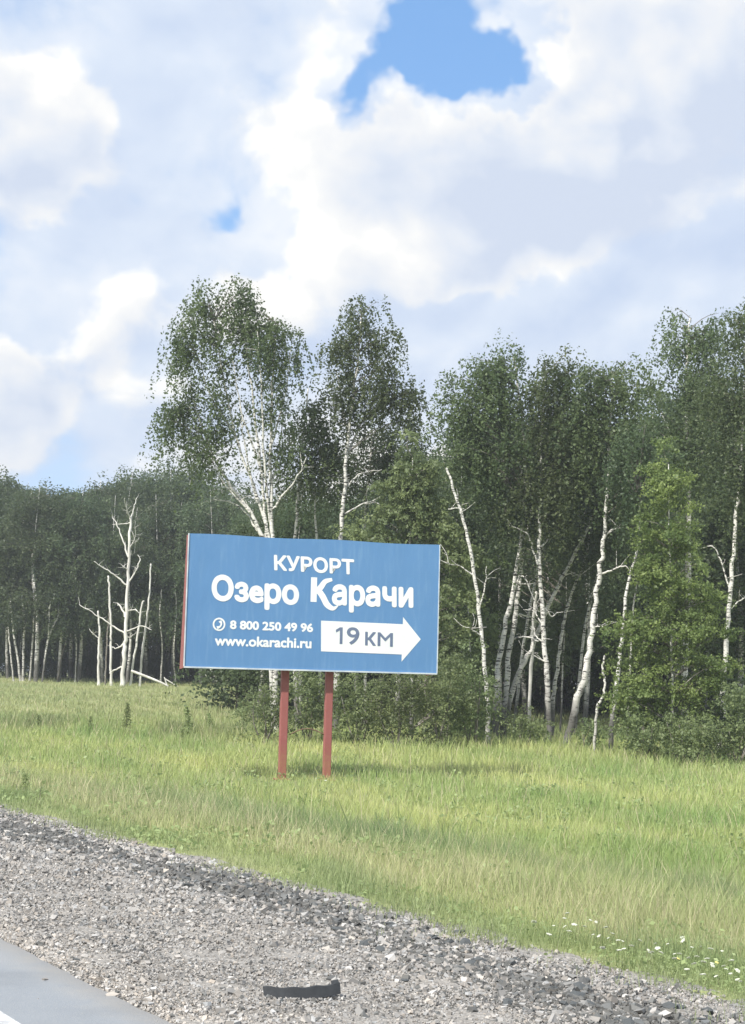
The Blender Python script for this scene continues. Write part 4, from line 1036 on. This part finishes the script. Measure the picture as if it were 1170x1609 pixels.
pale_stem('snapped straight white stem standing left of the dead tree', [(155, 1077), (155, 1030), (156, 990), (154, 960)], 105.5, 0.11, [([(154, 1002), (146, 995), (140, 988)], 0.035, 0.015)], 'deadwood', 'dead_birch')
pale_stem('rough white stem directly left of the dead tree\'s trunk', [(175, 1077), (174, 1020), (174, 980), (172, 930), (170, 905)], 106, 0.11, (), 'deadwood', 'dead_birch')
pale_stem('grey slim stem between the two snapped white stems', [(165, 1076), (167, 1030), (169, 990), (172, 960)], 107, 0.075, (), 'twig', 'dead_birch')
pale_stem('slanting white stem directly right of the dead tree\'s trunk', [(204, 1077), (211, 1030), (218, 985), (223, 950), (226, 944)], 105.5, 0.10, (), 'deadwood', 'dead_birch')
pale_stem('outer slanting pale stem right of the dead tree', [(219, 1078), (223, 1030), (229, 985), (233, 950), (237, 886)], 106, 0.10, (), 'deadwood', 'dead_birch')
def lying(name, label, pts, Y, r0_, r1_, limbs=()):
    P = [at(a, b, Y) for a, b in pts]; gz_ = [float(zg(q.x, q.y)) for q in P]
    base = Vector((P[-1].x, P[-1].y, gz_[-1])); root = thing(name, label, 'branch', base)
    S = spline(P, 14); g = Geo(); g.tube(S, np.linspace(r0_, r1_, 14), 7); link('stem', g.mesh('stem', True, base), M['deadwood'], root)
    for q, a, b in limbs:
        S = spline([at(x, y, Y) for x, y in q], 8); g = Geo(); g.tube(S, np.linspace(a, b, 8), 6); link('limb', g.mesh('limb', True, base), M['deadwood'], root)
lying('fallen_tree', 'bleached trunk slanting to the ground right of the dead tree', [(206, 1054), (230, 1063), (252, 1072), (264, 1078)], 105, 0.09, 0.06, [([(264, 1081), (260, 1070), (258, 1064)], 0.05, 0.03), ([(258, 1066), (270, 1073), (280, 1079)], 0.045, 0.02)])
lying('fallen_branch', 'curved bare white branch on the field below the billboard\'s lower left corner', [(318, 1058), (332, 1066), (344, 1071), (362, 1068), (378, 1066), (398, 1062)], 98, 0.045, 0.03, [([(330, 1050), (337, 1063), (346, 1060), (352, 1050)], 0.035, 0.03), ([(378, 1066), (378, 1055)], 0.03, 0.02), ([(344, 1071), (342, 1084)], 0.04, 0.04)])

# ------------------------------------------------------------------ tall weeds and wildflowers
def weed(label, px, py, hpx, group=None):
    g0 = gpt(px, py); s = g0.y / F; h_ = hpx * s
    root = thing('tall_weed', label, 'plant', g0, group)
    g = Geo(); ts = np.linspace(0, 1, 6); lx = random.uniform(-0.15, 0.15) * h_
    S = np.stack([lx * ts ** 2, 0 * ts, h_ * ts], -1); g.tube(S, np.linspace(0.012, 0.005, 6), 5); link('stem', g.mesh('stem', True), M['twig'], root)
    n = 420; t = rng.uniform(0.08, 1, n); P = np.stack([lx * t ** 2, 0 * t, h_ * t], -1) + rng.normal(0, 1, (n, 3)) * (0.20 * h_ * (1.08 - t) * 0.5 + 0.015)[:, None] * np.array([1, 1, 0.4])
    link('leaves', leaf_mesh('leaves', P, h_ * rng.uniform(0.045, 0.10, n), rng.uniform(0.2, 1.0, n)), M['leaf_weed'], root, kind='stuff')
for lb, px, py, h_ in (('tall dark weed spike in the field between dead tree and billboard', 198, 1150, 44), ('tallest leaning weed in the field just left of the billboard post bushes', 296, 1160, 48), ('short weed clump in front of the tallest leaning weed', 285, 1172, 26),
                       ('weed clump nearest the pale bush left of the billboard posts', 380, 1158, 34), ('weed spike halfway between the tallest leaning weed and the pale bush', 330, 1152, 30), ('broad weed clump below the four white stems of the far wood', 60, 1150, 26),
                       ('weed clump straight below the dead tree in the field', 140, 1152, 26), ('weed growing at the gravel edge near the photo\'s border', 38, 1252, 34), ('low weed at the gravel edge next to the border weed', 62, 1262, 24)):
    weed(lb, px, py, h_)

M['petal'] = mat_simple('white_petals', (0.48, 0.50, 0.40), (0.62, 0.63, 0.54), 30, 0.6, 0.0)
M['petal_yellow'] = mat_simple('yellow_petals', (0.65, 0.58, 0.16), (0.78, 0.70, 0.25), 30, 0.6, 0.0)
M['flower_stem'] = mat_simple('flower_stem', (0.075, 0.105, 0.035), (0.13, 0.16, 0.06), 20, 0.7, 0.0)
def umbel():
    g = Geo()
    for k in range(14):
        a = k * 2.399; r_ = 0.021 * math.sqrt(k / 14); c = np.array([r_ * math.cos(a), r_ * math.sin(a), 0.004 - r_ * 0.25])
        m_ = 6; ang = np.linspace(0, 2 * np.pi, m_, endpoint=False); q = 0.0075
        V = [c + np.array([0, 0, 0.004])] + [c + np.array([q * math.cos(b), q * math.sin(b), random.uniform(-.001, .001)]) for b in ang] + [c - np.array([0, 0, 0.008])]
        g.add(V, [np.array([(0, 1 + b, 1 + (b + 1) % m_) for b in range(m_)] + [(7, 1 + (b + 1) % m_, 1 + b) for b in range(m_)])])
    return g.mesh('flower_head')
um = umbel(); um.materials.append(M['petal'])
um2 = umbel(); um2.materials.append(M['petal_yellow'])
stem_v = []
for v in range(3):
    g = Geo(); ts = np.linspace(0, 1, 6); bx, by = random.uniform(-.12, .12), random.uniform(-.12, .12)
    g.tube(np.stack([bx * ts ** 2, by * ts ** 2, ts], -1), [0.0028] * 6, 5); me = g.mesh('stem', True); me.materials.append(M['flower_stem']); stem_v.append((me, bx, by))
lv = leaf_mesh('leaves', np.stack([rng.normal(0, 0.10, 30), rng.normal(0, 0.10, 30), rng.uniform(0.02, 0.7, 30)], -1), rng.uniform(0.05, 0.11, 30), rng.uniform(0.3, 1.0, 30)); lv.materials.append(M['leaf_weed'])
def wildflower(px, py, label, group, head=um, sc=1.0):
    """px,py: the flower head; the plant stands on the ground below it"""
    g0 = gpt(px, py + random.uniform(22, 46) * sc); h_ = max(0.12, at(px, py, g0.y).z - g0.z)
    root = thing('wildflower', label, 'flower', g0, group)
    me, bx, by = random.choice(stem_v); o = link('stem', me, None, root); o.scale = (h_, h_, h_)
    f = link('flower_head', head, None, root, (bx * h_, by * h_, h_)); k = random.uniform(0.38, 0.75) * (g0.y / 9.5) ** 0.5; f.scale = (k, k, k); f.rotation_euler = (random.gauss(0.25, 0.25), random.gauss(0, 0.25), random.uniform(0, 6))
    l = link('leaves', lv, None, root, kind='stuff'); l.scale = (h_, h_, h_)
FL = 'small white wildflower in the grass along the gravel edge'
for px, py in ((886, 1442), (892, 1434), (888, 1464), (894, 1471), (929, 1445), (936, 1448), (934, 1468), (940, 1480), (953, 1456), (962, 1466), (958, 1480), (971, 1480), (980, 1478), (972, 1495), (981, 1492), (992, 1490), (1018, 1492), (1024, 1497), (1033, 1482), (1034, 1489), (1022, 1496),
               (1050, 1491), (1059, 1498), (1069, 1502), (1072, 1477), (1074, 1480), (1083, 1504), (1096, 1507), (1101, 1489), (1107, 1516), (1112, 1514), (1119, 1525), (1122, 1513), (1134, 1502), (1136, 1517), (1144, 1522), (1147, 1534), (1160, 1527), (1158, 1538), (1126, 1533), (1090, 1513), (1062, 1513), (864, 1467), (1165, 1541), (905, 1452), (918, 1462), (1008, 1484), (1042, 1496), (1088, 1496), (1116, 1498), (1152, 1513), (872, 1455), (840, 1450), (1080, 1522), (1104, 1530), (948, 1492)):
    wildflower(px, py, FL, 'white flowers by the gravel')
wildflower(1129, 1522, 'yellow wildflower among the white ones, nearer the photo\'s right border', None, um2)
wildflower(1066, 1507, 'yellow wildflower in the middle of the white ones by the gravel', None, um2)
for px, py, lb in ((507, 1206, 'white flower standing just right of the left red post'), (523, 1213, 'white flower touching the foot of the right red post'), (497, 1223, 'white flower low between the two red posts'), (512, 1226, 'lowest white flower in front of the right red post')):
    wildflower(px, py, lb, None, um, 0.4)


# ------------------------------------------------------------------ haze box, added to lift the dark tones of the woods
g = Geo(); g.box((0, 0, 9.0), (3300, 3300, 25.0))
hm = bpy.data.materials.new('added_haze'); hm.use_nodes = True; hm.node_tree.nodes.clear()
ho = hm.node_tree.nodes.new('ShaderNodeOutputMaterial'); hv = hm.node_tree.nodes.new('ShaderNodeVolumePrincipled')
hv.inputs['Color'].default_value = (0.86, 0.90, 0.95, 1); hv.inputs['Density'].default_value = 0.0008; hv.inputs['Anisotropy'].default_value = 0.2
hm.node_tree.links.new(hv.outputs[0], ho.inputs['Volume'])
link('haze', g.mesh('haze'), hm, kind='stuff', label='thin pale haze added over the field and the woods to lift their darks')
